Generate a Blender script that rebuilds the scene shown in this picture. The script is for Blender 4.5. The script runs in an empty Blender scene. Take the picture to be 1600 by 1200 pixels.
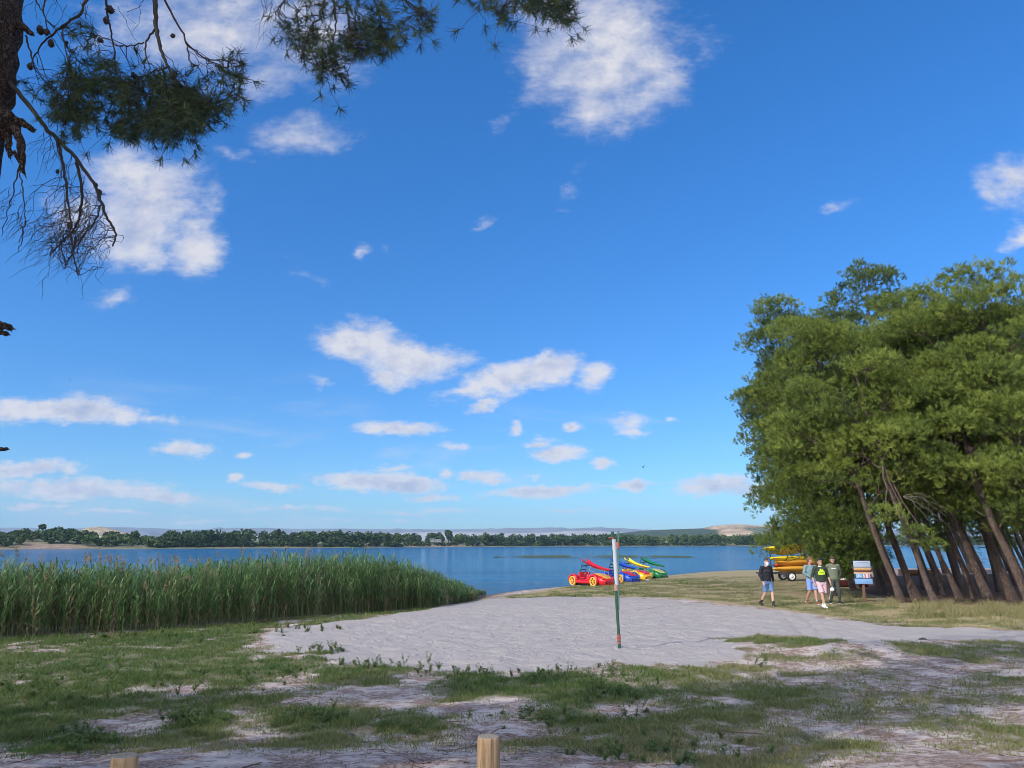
import bpy, bmesh, math, random
import numpy as np
from mathutils import Vector, Matrix

SC = bpy.context.scene
COL = SC.collection
R = math.radians
# ------------------------------------------------------------------ camera
FPX, PITCH, CAMZ = 1202.0, math.atan(248/1202), 2.3
cam_d = bpy.data.cameras.new('camera'); cam = bpy.data.objects.new('camera', cam_d); COL.objects.link(cam)
cam_d.sensor_width = 36; cam_d.lens = FPX/1600*36; cam_d.clip_start = .05; cam_d.clip_end = 30000
cam.location = (0, 0, CAMZ); cam.rotation_euler = (R(90)+PITCH, 0, 0)
SC.camera = cam
SC.view_settings.view_transform = 'Standard'; SC.view_settings.look = 'None'
SC.view_settings.gamma = 1; SC.view_settings.exposure = 0.32
SC.cycles.use_denoising = True; SC.cycles.filter_width = .85
try: SC.cycles.denoising_prefilter = 'ACCURATE'; SC.cycles.denoising_quality = 'HIGH'
except Exception: pass
SC.cycles.max_bounces = 6; SC.cycles.diffuse_bounces = 3; SC.cycles.glossy_bounces = 3
SC.cycles.transmission_bounces = 4; SC.cycles.transparent_max_bounces = 6; SC.cycles.volume_bounces = 0
SUN_EL, SUN_AZ = R(32), math.atan2(-.80, -.60)       # azimuth clockwise from +Y
SUN_STRENGTH, SKY_STRENGTH, FILL_CLOUD = 3.0, .12, 3.3
# ------------------------------------------------------------------ pixel -> place
_c, _s = math.cos(PITCH), math.sin(PITCH)
def ray(u, v):
    a, b = (u-800)/FPX, (600-v)/FPX
    return np.array((a, _c-b*_s, _s+b*_c))
def D(u, v, y):                                       # point at depth y on the pixel's ray
    r = ray(u, v); return np.array((0, 0, CAMZ)) + r*(y/r[1])
def P(u, v, z=0.):                                    # point at height z on the pixel's ray
    r = ray(u, v); return np.array((0, 0, CAMZ)) + r*((z-CAMZ)/r[2])
def QV(u, v):                                         # direction as (x/y, z/y)
    r = ray(u, v); return r[0]/r[1], r[2]/r[1]
# ------------------------------------------------------------------ node helper
class NT:
    def __init__(s, t): s.t = t
    def n(s, typ, ins=None, **props):
        nd = s.t.nodes.new(typ)
        for k, v in props.items(): setattr(nd, k, v)
        for k, v in (ins or {}).items():
            so = nd.inputs[k]
            if isinstance(v, bpy.types.NodeSocket): s.t.links.new(v, so)
            elif v is not None: so.default_value = v
        return nd
    def m(s, op, a, b=None, c=None, clamp=False):
        ins = {0: a}
        if b is not None: ins[1] = b
        if c is not None: ins[2] = c
        return s.n('ShaderNodeMath', ins, operation=op, use_clamp=clamp).outputs[0]
    def vm(s, op, a, b=None, c=None, out=0):
        ins = {0: a}
        if b is not None: ins[1] = b
        if c is not None: ins[2] = c
        return s.n('ShaderNodeVectorMath', ins, operation=op).outputs[out]
    def mix(s, f, a, b):
        nd = s.n('ShaderNodeMix', {0: f, 6: a, 7: b}, data_type='RGBA')
        return nd.outputs[2]
    def noise(s, vec, scale, detail=4, rough=.55, out=0, dist=0.):
        return s.n('ShaderNodeTexNoise', {'Vector': vec, 'Scale': scale, 'Detail': detail, 'Roughness': rough, 'Distortion': dist}).outputs[out]
    def ramp(s, f, stops, interp='LINEAR'):
        nd = s.n('ShaderNodeValToRGB', {0: f}); cr = nd.color_ramp; cr.interpolation = interp
        while len(cr.elements) < len(stops): cr.elements.new(.5)
        for e, (p, c) in zip(cr.elements, stops):
            e.position = p; e.color = (*c, 1) if len(c) == 3 else c
        return nd.outputs[0]
    def sstep(s, x, a, b):
        return s.n('ShaderNodeMapRange', {0: x, 1: a, 2: b, 3: 0., 4: 1.}, interpolation_type='SMOOTHSTEP').outputs[0]
def c4(c): return (*c, 1.) if len(c) == 3 else c
def new_mat(name):
    m = bpy.data.materials.new(name); m.use_nodes = True
    t = NT(m.node_tree); b = m.node_tree.nodes['Principled BSDF']
    return m, t, b
MATS = {}
def paint(name, col, rough=.5, var=.12, scale=18., bump=0., metal=0., dirt=None, coat=0.):
    """plain coloured surface with slight mottling and optional dirt"""
    if name in MATS: return MATS[name]
    m, t, b = new_mat(name)
    co = t.n('ShaderNodeTexCoord').outputs['Object']
    nz = t.noise(co, scale, 5)
    lo = tuple(x*(1-var) for x in col); hi = tuple(min(1, x*(1+var)) for x in col)
    cc = t.mix(nz, c4(lo), c4(hi))
    if dirt:
        d = t.sstep(t.noise(co, scale*.35, 6, .65), .5, .72)
        cc = t.mix(t.m('MULTIPLY', d, dirt[1]), cc, c4(dirt[0]))
    t.t.links.new(cc, b.inputs['Base Color'])
    b.inputs['Roughness'].default_value = rough; b.inputs['Metallic'].default_value = metal
    b.inputs['Coat Weight'].default_value = coat
    if bump:
        bp = t.n('ShaderNodeBump', {'Height': nz, 'Strength': bump, 'Distance': .02})
        t.t.links.new(bp.outputs[0], b.inputs['Normal'])
    MATS[name] = m; return m
# ------------------------------------------------------------------ world: sky with clouds
def build_world():
    w = bpy.data.worlds.new('World'); SC.world = w; w.use_nodes = True
    t = NT(w.node_tree); bg = w.node_tree.nodes['Background']
    sky = t.n('ShaderNodeTexSky', sky_type='NISHITA', sun_disc=False, sun_elevation=SUN_EL, sun_rotation=SUN_AZ,
              altitude=250., air_density=1.0, dust_density=.35, ozone_density=2.2).outputs[0]
    hs = t.n('ShaderNodeHueSaturation', {'Saturation': 1.22, 'Value': 1.0, 'Color': sky}).outputs[0]
    skyc = t.vm('MULTIPLY', hs, (.47, .92, 1.32))
    dirv = t.n('ShaderNodeTexCoord').outputs['Generated']
    sx = t.n('ShaderNodeSeparateXYZ', {0: dirv}).outputs
    yy = t.m('MAXIMUM', sx[1], .05)
    el0 = t.sstep(sx[2], .0, .62)
    skyc = t.vm('MULTIPLY', skyc, t.mix(el0, c4((1.0, .83, .84)), c4((.93, 1.06, 1.04))))
    q = t.n('ShaderNodeCombineXYZ', {0: t.m('DIVIDE', sx[0], yy), 1: t.m('DIVIDE', sx[2], yy), 2: 0.}).outputs[0]
    el = t.m('DIVIDE', sx[2], yy)
    # finer structure towards the horizon, where clouds are farther off
    wn = t.noise(t.vm('MULTIPLY', q, (1., 1.6, 1.)), 7., 5, .6, out=1)
    wv = t.vm('MULTIPLY', t.vm('SUBTRACT', wn, (.5, .5, .5)), (.11, .075, 0.))
    wscale = t.sstep(el, .0, .42)
    wv = t.vm('SCALE', wv, None); t.t.links.new(t.m('MULTIPLY_ADD', wscale, .85, .22), wv.node.inputs[3])
    wn2 = t.noise(t.vm('MULTIPLY', q, (1., 1.5, 1.)), 26., 4, .6, out=1)
    wv2 = t.vm('MULTIPLY', t.vm('SUBTRACT', wn2, (.5, .5, .5)), (.028, .016, 0.))
    qw = t.vm('ADD', t.vm('ADD', q, wv), wv2)
    #        u    v    ru   rv  rot strength
    solid = [(935, 40, 150, 95, 0, 1.), (940, 120, 130, 80, 0, 1.), (925, 172, 60, 48, 0, .9), (1000, 95, 70, 80, 0, .9),(845,120,45,60,0,.55),
             (235, 315, 105, 78, 0, 1.1), (210, 370, 80, 55, 0, 1.), (300, 385, 60, 40, 0, .8), (190, 275, 80, 50, 0, .8), (130,330,60,60,0,.6),
             (330, 40, 190, 90, 0, .85), (480, 60, 110, 80, 0, .8), (420, 120, 120, 45, 0, .6), (470, 215, 80, 34, -10, .75),
             (560, 530, 82, 34, 8, 1.), (650, 560, 105, 36, 8, 1.), (615, 585, 50, 20, 0, .8), (520, 522, 40, 20, 0, .8),
             (800, 592, 110, 26, -14, 1.), (860, 570, 62, 24, -12, 1.), (925, 583, 34, 26, -30, .75), (740, 610, 60, 12, -8, .8),
             (756, 636, 32, 11, -14, .8), (615, 671, 78, 13, 0, .95), (500, 598, 28, 14, 10, .5),
             (870, 708, 50, 16, -2, 1.), (942, 724, 24, 12, 4, .8), (978, 660, 36, 20, 0, .75), (985,676,32,10,0,.7), (808, 669, 15, 10, -20, .8), (890, 664, 20, 7, -6, .7),(845,692,32,8,-5,.55),
             (100, 642, 130, 24, 0, 1.05), (30, 640, 60, 22, 0, 1.), (185, 645, 45, 20, 0, .9), (235,652,60,9,4,.45),
             (290, 700, 52, 15, 4, .85), (378, 715, 22, 8, 0, .7), (1600, 285, 78, 46, -22, .9), (1588, 372, 36, 22, -20, .7), (1560,305,50,26,-25,.7),
             (1245, 516, 16, 9, 0, .6), (760, 352, 17, 15, -20, .5), (562, 388, 18, 16, 0, .45), (598,380,14,16,0,.3), (1302, 328, 22, 9, -15, .4), (185, 462, 26, 16, 0, .4),
             (365,247,34,10,20,.35),(790,195,20,14,-40,.35),(1100,75,34,40,10,.3),(890,305,34,14,-20,.25),(925,265,22,14,0,.22),(480,425,40,12,10,.22),(1045,652,12,6,0,.5),
             # banks near the horizon
             (40, 732, 90, 17, 0, 1.), (120, 764, 180, 22, 2, .95), (250, 774, 90, 10, 4, .8), (40, 790, 60, 9, 0, .75), (92, 790, 26, 6, 0, .7),
             (570, 750, 110, 15, 2, 1.), (640, 760, 80, 14, 0, .9), (430, 760, 60, 9, 4, .75), (365, 748, 13, 8, 0, .75), (700, 742, 20, 8, 0, .7), (752, 746, 50, 11, 2, .85),
             (850, 767, 105, 11, -3, .95), (680, 778, 50, 7, 0, .75), (995, 759, 40, 9, -2, .85), (1120, 757, 85, 17, -4, 1.), (1180, 765, 70, 16, 0, .9), (1290, 758, 90, 18, 0, .9), (710,697,28,7,0,.4),(620,732,40,6,0,.35),(835,748,20,6,0,.5),
             (180, 802, 130, 5, 0, .55), (450, 795, 130, 5, 0, .45), (640, 800, 110, 5, 0, .5), (900, 795, 90, 4, 0, .4), (300,812,120,4,0,.4),(560,812,120,4,0,.4)]
    acc = None
    for (u, v, ru, rv, rot, st) in solid:
        x0, z0 = QV(u, v); x1, _ = QV(u+10, v); _, z1 = QV(u, v-10)
        rx, rz = (x1-x0)/10*ru*1.12, (z1-z0)/10*rv*1.2
        if rot:
            k = math.radians(-rot); ca, sa = math.cos(k), math.sin(k)
            dd = t.vm('SUBTRACT', qw, (x0, z0, 0.))
            a = t.vm('DOT_PRODUCT', dd, (ca/rx, sa/rx, 0.), out=1); b = t.vm('DOT_PRODUCT', dd, (-sa/rz, ca/rz, 0.), out=1)
            ln = t.m('SQRT', t.m('ADD', t.m('MULTIPLY', a, a), t.m('MULTIPLY', b, b)))
        else:
            ln = t.vm('LENGTH', t.vm('MULTIPLY_ADD', qw, (1/rx, 1/rz, 0.), (-x0/rx, -z0/rz, 0.)), out=1)
        f = t.m('MULTIPLY_ADD', ln, -st*1.15, st*1.15)
        acc = f if acc is None else t.m('SMOOTH_MAX', acc, f, .12)
    fine = t.noise(t.vm('MULTIPLY', q, (1., 1.35, 1.)), 15., 8, .62)
    fine2 = t.noise(t.vm('MULTIPLY', q, (1., 2.6, 1.)), 60., 5, .6)
    low = t.m('SUBTRACT', 1., t.sstep(el, .05, .3))
    fld = t.m('ADD', acc, t.m('MULTIPLY', t.m('SUBTRACT', fine, .5), 1.35))
    fld = t.m('ADD', fld, t.m('MULTIPLY', t.m('SUBTRACT', fine2, .5), t.m('MULTIPLY_ADD', low, .8, .3)))
    hi0 = t.sstep(el, .25, .6)
    dens = t.n('ShaderNodeMapRange', {0: fld, 1: .0, 2: t.m('MULTIPLY_ADD', hi0, .35, .76), 3: 0., 4: 1.}, interpolation_type='SMOOTHSTEP').outputs[0]
    thin = t.noise(t.vm('MULTIPLY', q, (1., 1.2, 1.)), 4.5, 4, .6)
    dens = t.m('MULTIPLY', dens, t.m('SUBTRACT', 1., t.m('MULTIPLY', hi0, t.m('MULTIPLY', t.sstep(thin, .45, .7), .45))))
    veil = t.noise(t.vm('MULTIPLY', q, (1., 5.5, 1.)), 3.2, 6, .6, dist=.5)
    veil = t.m('MULTIPLY', t.sstep(veil, .50, .74), t.m('MULTIPLY', t.m('SUBTRACT', 1., t.sstep(el, .06, .26)), .62))
    dens = t.m('MAXIMUM', dens, veil)
    front = t.m('GREATER_THAN', sx[1], .06)
    # unseen broken cloud added behind the viewer, brightened as neutral fill light
    back = t.m('MULTIPLY', t.sstep(t.noise(t.vm('MULTIPLY', dirv, (1., 1., 2.)), 2.2, 6, .6), .40, .58), t.sstep(sx[2], .0, .2))
    dens = t.n('ShaderNodeMix', {0: front, 2: t.m('MULTIPLY', back, t.sstep(t.m('MULTIPLY', sx[1], -1.), .0, .3)), 3: dens}, data_type='FLOAT').outputs[0]
    dens = t.m('MULTIPLY', dens, .93)
    # light side up, bluish grey where thick
    sh = t.noise(t.vm('ADD', t.vm('MULTIPLY', q, (1., 1.3, 1.)), (3.1, 1.7, 0.)), 9., 5, .6)
    thick = t.sstep(fld, .3, 1.25)
    # relief: puffs are brighter where the cloud above them is thinner
    fo = t.noise(t.vm('MULTIPLY', t.vm('ADD', q, (-.012, .020, 0.)), (1., 1.35, 1.)), 15., 8, .62)
    emb = t.m('MULTIPLY', t.m('SUBTRACT', fo, fine), 3.4)
    up = t.m('ADD', t.m('MULTIPLY', thick, t.sstep(sh, .38, .62)), emb)
    high = t.sstep(el, .45, .85)
    up = t.m('MULTIPLY_ADD', high, .32, t.m('MULTIPLY', up, .85), clamp=True)
    cl = t.mix(up, c4((.83, .82, .86)), c4((.47, .53, .73)))
    cl = t.vm('SCALE', cl, None); t.t.links.new(t.n('ShaderNodeMix', {0: front, 2: FILL_CLOUD/SKY_STRENGTH, 3: .76/SKY_STRENGTH}, data_type='FLOAT').outputs[0], cl.node.inputs[3])
    # pale band of far air just above the horizon
    fin = t.mix(dens, skyc, cl)
    t.t.links.new(fin, bg.inputs[0]); bg.inputs[1].default_value = SKY_STRENGTH
    w.cycles.sampling_method = 'MANUAL'; w.cycles.sample_map_resolution = 512
build_world()
sl = bpy.data.lights.new('sun', 'SUN'); sl.energy = SUN_STRENGTH; sl.angle = R(.5); sl.color = (1., .93, .82)
so = bpy.data.objects.new('sun', sl); COL.objects.link(so)
TOSUN = Vector((math.sin(SUN_AZ)*math.cos(SUN_EL), math.cos(SUN_AZ)*math.cos(SUN_EL), math.sin(SUN_EL)))
so.rotation_euler = TOSUN.to_track_quat('Z', 'Y').to_euler(); so.location = (-30, -30, 40)
# ------------------------------------------------------------------ mesh helpers
rng = np.random.default_rng(7); random.seed(7)
class Acc:
    """collects polygons (3- and 4-sided arrays) with a material slot and one float attribute per vertex"""
    def __init__(s): s.V, s.F, s.n, s.T = [], [], 0, []
    def add(s, V, F, mi=0, tint=.5, smooth=True):
        V = np.asarray(V, float).reshape(-1, 3); F = np.asarray(F, np.int64)
        s.V.append(V); s.F.append((F+s.n, mi, smooth)); s.n += len(V)
        s.T.append(np.broadcast_to(np.asarray(tint, float), (len(V),)))
    def build(s, name, mats, parent=None, **kw):
        me = bpy.data.meshes.new(name)
        V = np.concatenate(s.V); me.vertices.add(len(V)); me.vertices.foreach_set('co', V.ravel())
        nl = sum(f.size for f, _, _ in s.F); np_ = sum(len(f) for f, _, _ in s.F)
        me.loops.add(nl); me.polygons.add(np_)
        me.loops.foreach_set('vertex_index', np.concatenate([f.ravel() for f, _, _ in s.F]).astype(np.int32))
        tot = np.concatenate([np.full(len(f), f.shape[1]) for f, _, _ in s.F])
        me.polygons.foreach_set('loop_start', np.concatenate([[0], np.cumsum(tot)[:-1]]).astype(np.int32))
        me.polygons.foreach_set('material_index', np.concatenate([np.full(len(f), mi) for f, mi, _ in s.F]).astype(np.int32))
        me.polygons.foreach_set('use_smooth', np.concatenate([np.full(len(f), sm) for f, _, sm in s.F]))
        at = me.attributes.new('tint', 'FLOAT', 'POINT'); at.data.foreach_set('value', np.concatenate(s.T).astype(np.float32))
        me.update(calc_edges=True); me.validate()
        for m in (mats if isinstance(mats, (list, tuple)) else [mats]): me.materials.append(m)
        return link(name, me, parent, **kw)
def link(name, data, parent=None, label=None, cat=None, group=None, kind=None, loc=None):
    o = bpy.data.objects.new(name, data); COL.objects.link(o)
    if parent is not None: o.parent = parent
    if loc is not None: o.location = loc
    if label: o['label'] = label
    if cat: o['category'] = cat
    if group: o['group'] = group
    if kind: o['kind'] = kind
    return o
def thing(name, label, cat, loc=(0, 0, 0), rz=0., group=None):
    o = link(name, None, None, label, cat, group, None, loc); o.rotation_euler = (0, 0, rz); o.empty_display_size = .3
    return o
def nrm(a):
    a = np.asarray(a, float); return a/(np.linalg.norm(a, axis=-1, keepdims=True)+1e-12)
def tube(A, pts, rad, k=6, mi=0, tint=.5, cap=True):
    """round tube along points with a radius per point"""
    pts = np.asarray(pts, float); n = len(pts); rad = np.broadcast_to(np.asarray(rad, float), (n,))
    tg = nrm(np.gradient(pts, axis=0)); ref = np.array((.31, .22, .93)); 
    if abs(np.dot(tg.mean(0), ref)) > .95*np.linalg.norm(tg.mean(0)): ref = np.array((1., 0, .1))
    a = nrm(np.cross(tg, ref)); b = np.cross(tg, a)
    th = np.arange(k)*2*math.pi/k
    V = pts[:, None] + rad[:, None, None]*(np.cos(th)[None, :, None]*a[:, None]+np.sin(th)[None, :, None]*b[:, None])
    i = np.arange(n-1)[:, None]*k; j = np.arange(k)[None]; jn = (j+1) % k
    F = np.stack([i+j, i+jn, i+k+jn, i+k+j], -1).reshape(-1, 4)
    A.add(V.reshape(-1, 3), F, mi, tint)
    if cap:
        for e, p in ((0, pts[0]), (n-1, pts[-1])):
            ring = V[e]; T = np.array([[j, (j+1) % k, k] for j in range(k)])
            if e == 0: T = T[:, ::-1]
            A.add(np.vstack([ring, p]), T, mi, tint, False)
def box(A, c, s, rot=None, mi=0, tint=.5):
    h = np.array([(x, y, z) for x in (-1, 1) for y in (-1, 1) for z in (-1, 1)])*np.array(s)/2
    if rot is not None: h = h @ np.array(rot).T
    F = [(0, 1, 3, 2), (4, 6, 7, 5), (0, 4, 5, 1), (2, 3, 7, 6), (0, 2, 6, 4), (1, 5, 7, 3)]
    A.add(h+np.array(c), F, mi, tint, False)
def bevel_box(A, c, s, r=.01, rot=None, mi=0):
    bm = bmesh.new(); bmesh.ops.create_cube(bm, size=1); bmesh.ops.scale(bm, vec=s, verts=bm.verts)
    bmesh.ops.bevel(bm, geom=bm.edges[:], offset=r, segments=2, affect='EDGES', profile=.5)
    add_bm(A, bm, c, rot, mi)
def add_bm(A, bm, c=(0, 0, 0), rot=None, mi=0, smooth=True):
    bm.verts.ensure_lookup_table(); bm.verts.index_update(); V = np.array([v.co[:] for v in bm.verts])
    if rot is not None: V = V @ np.array(rot).T
    V = V + np.array(c); n = A.n
    A.add(V, np.zeros((0, 3), int))
    by = {}
    for f in bm.faces: by.setdefault(len(f.verts), []).append([v.index for v in f.verts])
    for fs in by.values(): A.F.append((np.array(fs)+n, mi, smooth))
    bm.free()
def loft(A, rings, mi=0, tint=.5, cap=True, closed=True, smooth=True):
    """skin over a list of rings (equal numbers of points)"""
    Rg = np.asarray(rings, float); n, k = Rg.shape[:2]
    i = np.arange(n-1)[:, None]*k; j = np.arange(k if closed else k-1)[None]; jn = (j+1) % k
    F = np.stack([i+j, i+jn, i+k+jn, i+k+j], -1).reshape(-1, 4)
    A.add(Rg.reshape(-1, 3), F, mi, tint, smooth)
    if cap and closed:
        for e in (0, n-1):
            T = np.array([[j, (j+1) % k, k] for j in range(k)]); T = T[:, ::-1] if e == 0 else T
            A.add(np.vstack([Rg[e], Rg[e].mean(0)]), T, mi, tint, smooth)
def ellipsoid(A, c, r, rot=None, mi=0, nu=14, nv=9, tint=.5, jit=0.):
    ph = np.linspace(0, math.pi, nv); th = np.arange(nu)*2*math.pi/nu
    V = np.stack([np.sin(ph)[:, None]*np.cos(th)[None], np.sin(ph)[:, None]*np.sin(th)[None], np.cos(ph)[:, None]*np.ones(nu)[None]], -1)
    if jit: V = V*(1+rng.normal(0, jit, V.shape[:2])[..., None])
    V = V*np.array(r)
    if rot is not None: V = V @ np.array(rot).T
    loft(A, V+np.array(c), mi, tint, cap=False)
def rotz(a): c, s = math.cos(a), math.sin(a); return np.array(((c, -s, 0), (s, c, 0), (0, 0, 1)))
def rotx(a): c, s = math.cos(a), math.sin(a); return np.array(((1, 0, 0), (0, c, -s), (0, s, c)))
def roty(a): c, s = math.cos(a), math.sin(a); return np.array(((c, 0, s), (0, 1, 0), (-s, 0, c)))
# smooth random fields
_perm = np.random.default_rng(3).permutation(4096); _val = np.random.default_rng(4).random(4096)*2-1
def vnoise(x, y):
    xi, yi = np.floor(x).astype(np.int64), np.floor(y).astype(np.int64); fx, fy = x-xi, y-yi
    fx, fy = fx*fx*(3-2*fx), fy*fy*(3-2*fy)
    h = lambda a, b: _val[_perm[(_perm[a & 4095]+b) & 4095]]
    return (h(xi, yi)*(1-fx)+h(xi+1, yi)*fx)*(1-fy)+(h(xi, yi+1)*(1-fx)+h(xi+1, yi+1)*fx)*fy
def fbm(x, y, o=4, g=.5):
    r, a = 0., 1.
    for i in range(o): r = r+a*vnoise(x*2**i+17.3*i, y*2**i+9.1*i); a *= g
    return r
def smooth01(x, a, b):
    t = np.clip((x-a)/(b-a), 0, 1); return t*t*(3-2*t)
def poly_sdf(x, y, poly, closed=True):
    """distance to a polygon, positive inside (or to an open line, positive on its right-hand side)"""
    x, y = np.asarray(x, float), np.asarray(y, float); d = np.full(x.shape, 1e18); ins = np.zeros(x.shape, bool); sgn = np.zeros(x.shape)
    n = len(poly)
    for i in range(n if closed else n-1):
        ax, ay = poly[i][:2]; bx, by = poly[(i+1) % n][:2]
        ex, ey = bx-ax, by-ay; wx, wy = x-ax, y-ay
        tt = np.clip((wx*ex+wy*ey)/(ex*ex+ey*ey+1e-12), 0, 1)
        dd = (wx-ex*tt)**2+(wy-ey*tt)**2
        m = dd < d; d = np.where(m, dd, d)
        if closed:
            c = (ay > y) != (by > y)
            ins ^= c & (x < (bx-ax)*(y-ay)/(by-ay+1e-12)+ax)
        else: sgn = np.where(m, np.sign(ey*wx-ex*wy), sgn)
    d = np.sqrt(d)
    return np.where(ins, d, -d) if closed else d*sgn
# ------------------------------------------------------------------ the lie of the land
WZ = -1.2
_sh = [P(760, 930, WZ), P(880, 918.5, WZ), P(1040, 900.5, WZ), P(1190, 897.5, WZ), P(1400, 896, WZ), P(1600, 895, WZ)]
SHORE = [(-400, 14), (-60, 24), (-30, 29.5), (-18, 32.5), (-9, 37.5), (-4.5, 44)] + [tuple(p[:2]) for p in _sh] + [(110, 92), (400, 80)]
def land(x, y):
    """smooth ground height, without small relief"""
    s = poly_sdf(x, y, SHORE, False)
    up = WZ+1.2*(1-np.exp(-np.maximum(s, 0)/7.))+.0015*np.clip(s-45, 0, 60)
    z = np.where(s > 0, up, WZ+np.maximum(s*.10, -3.5))
    z = z+.62*smooth01(-y, -10.5, -4.)*np.where(s > 0, 1, 0)
    hx, hy = 7.1, 17.6
    z = z+.24*np.exp(-((x-hx)/2.4)**2-((y-hy)/1.5)**2)
    return z
def G(u, v):
    """point of the ground seen at a pixel"""
    z = 0.
    for _ in range(12):
        p = P(u, v, z); z = .5*z+.5*float(land(np.array([p[0]]), np.array([p[1]]))[0])
    return np.array((p[0], p[1], z))
def ground_z(x, y): return float(land(np.array([x]), np.array([y]))[0])
def GP(pts): return [tuple(G(u, v)[:2]) for u, v in pts]
SAND = GP([(392, 1005), (430, 985), (560, 968), (690, 946), (745, 937), (900, 932.5), (1030, 936), (1180, 949), (1300, 965), (1420, 976), (1600, 988), (1800, 1003),
           (1600, 1003), (1500, 999), (1400, 1004), (1340, 1003), (1250, 996), (1130, 999), (1110, 1006), (1190, 1018), (1190, 1033), (1100, 1038), (1000, 1036),
           (900, 1045), (800, 1049), (700, 1048), (620, 1052), (540, 1042), (465, 1030), (540, 1022), (440, 1019)])
DIRT = GP([(770, 936), (860, 921), (960, 904), (1040, 893), (1190, 887), (1300, 886), (1330, 915), (1380, 940), (1700, 945), (1800, 1010), (1600, 987), (1420, 974), (1300, 964), (1180, 948), (1030, 934), (900, 932)])
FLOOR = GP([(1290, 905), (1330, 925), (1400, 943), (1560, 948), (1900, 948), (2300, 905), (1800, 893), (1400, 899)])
REEDBED = GP([(-350, 1035), (-150, 1012), (0, 1000), (100, 995), (250, 985), (400, 975), (520, 962), (620, 953), (690, 946), (728, 939), (750, 932)]) + [(-2.3, 52), (-8, 48), (-17, 39), (-30, 32.5), (-60, 27)]
GREEN = GP([(-300, 1000), (0, 1000), (250, 985), (520, 962), (690, 946), (560, 970), (430, 988), (395, 1006), (420, 1020), (545, 1020), (530, 1030), (480, 1045), (380, 1075), (250, 1095), (120, 1120), (-200, 1150)])
# clumps of grass: u, v, ru, rv, density, greenness
CLUMPS = [(700, 1072, 330, 26, .8, .75), (900, 1085, 110, 34, 1., .85), (560, 1060, 110, 26, .9, .85), (1000, 1170, 200, 40, .95, .55), (860, 1128, 120, 22, .9, .8), (1120, 1055, 160, 24, .85, .5),
          (1235, 1011, 125, 19, 1.2, .6), (1480, 1030, 170, 26, .5, .5), (1230, 1085, 220, 34, .5, .5), (1100, 1120, 140, 30, .7, .5), (300, 1125, 60, 16, 1., .8), (490, 1127, 70, 18, 1., .8), (640, 1143, 60, 14, .9, .75),
          (120, 1160, 60, 18, 1., .8), (250, 1075, 120, 24, .9, .85), (60, 1100, 180, 30, .8, .85), (1300, 1140, 120, 30, .35, .45), (1130, 1190, 120, 20, .5, .45), (200, 1040, 260, 36, .8, .85), (30, 1150, 70, 20, .5, .7), (1550, 1000, 90, 12, .45, .5),
          (180, 1120, 240, 30, .7, .7), (420, 1100, 200, 24, .6, .6), (700, 1110, 200, 24, .6, .65), (1150, 1150, 260, 40, .6, .4), (350, 1150, 200, 16, .4, .4), (1420, 975, 180, 8, .6, .35), (1570, 960, 120, 16, .9, .4), (1480, 962, 90, 9, .9, .6), (940, 925, 190, 7, .8, .7), (1100, 915, 90, 8, .6, .5), (850, 933, 120, 4, .9, .7)]
_cl = []
for u, v, ru, rv, d, g in CLUMPS:
    c = G(u, v); ex = G(u+ru, v); e1 = G(u, v-rv*.9); e2 = G(u, v+rv*.9)
    _cl.append((c[0], (e1[1]+e2[1])/2, abs(ex[0]-c[0]), abs(e1[1]-e2[1])/2+.15, d, g))
def grass_at(x, y):
    """density 0..1 and greenness 0..1 of the grass at places"""
    d = np.zeros_like(x); gsum = np.zeros_like(x)+1e-6; gg = np.zeros_like(x)
    for cx, cy, rx, ry, dd, g in _cl:
        w = dd*np.exp(-(((x-cx)/rx)**2+((y-cy)/ry)**2)**1.3)
        d = np.maximum(d, w); gsum += w; gg += w*g
    gg = gg/gsum
    lawn = smooth01(poly_sdf(x, y, GREEN), -.8, .9); d = np.maximum(d, lawn*1.2); gg = gg*(1-lawn)+.85*lawn
    base = .30*smooth01(y, 8., 10.)*smooth01(-y, -24, -16); d = np.maximum(d, base)
    dirt = smooth01(poly_sdf(x, y, DIRT), -.3, .8); d = np.maximum(d, dirt*.42*smooth01(-x, -27, -9)); d = np.maximum(d, dirt*.16); gg = np.where(dirt > .5, np.minimum(gg, .45), gg)
    n = fbm(x*1.3, y*1.3, 4); n2 = fbm(x*.45+9, y*.45, 3)
    d = d*(1+.9*n+.5*n2)
    sand = smooth01(poly_sdf(x, y, SAND)+.45*fbm(x*1.1, y*1.1, 3), -.1, .35); d = d*(1-sand)
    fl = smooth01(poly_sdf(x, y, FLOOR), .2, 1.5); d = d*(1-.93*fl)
    return np.clip(d, 0, 1), np.clip(gg+.22*n2, 0, 1), sand
def relief(x, y, sand):
    dist = np.hypot(x, y); f = smooth01(-dist, -60, -25)
    z = .035*fbm(x*.5, y*.5, 3)+.018*fbm(x*2.2, y*2.2, 2)
    dim = vnoise(x*3.3+.6*vnoise(x*2, y*2), y*3.3)+.6*vnoise(x*6.1, y*6.1)
    z = z+sand*.026*dim+(1-sand)*.012*fbm(x*5, y*5, 2)
    # two wheel tracks across the sand
    t0, t1 = G(1222, 955)[:2], G(1262, 997)[:2]; e = nrm(t1-t0); w = (x-t0[0])*(-e[1])+(y-t0[1])*e[0]; al = (x-t0[0])*e[0]+(y-t0[1])*e[1]
    z = z-sand*.05*(np.exp(-((w-.0)/.07)**2)+np.exp(-((w-.5)/.07)**2))*smooth01(al, -1, 0)*smooth01(-al, -9, -7)
    return z*f
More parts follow.
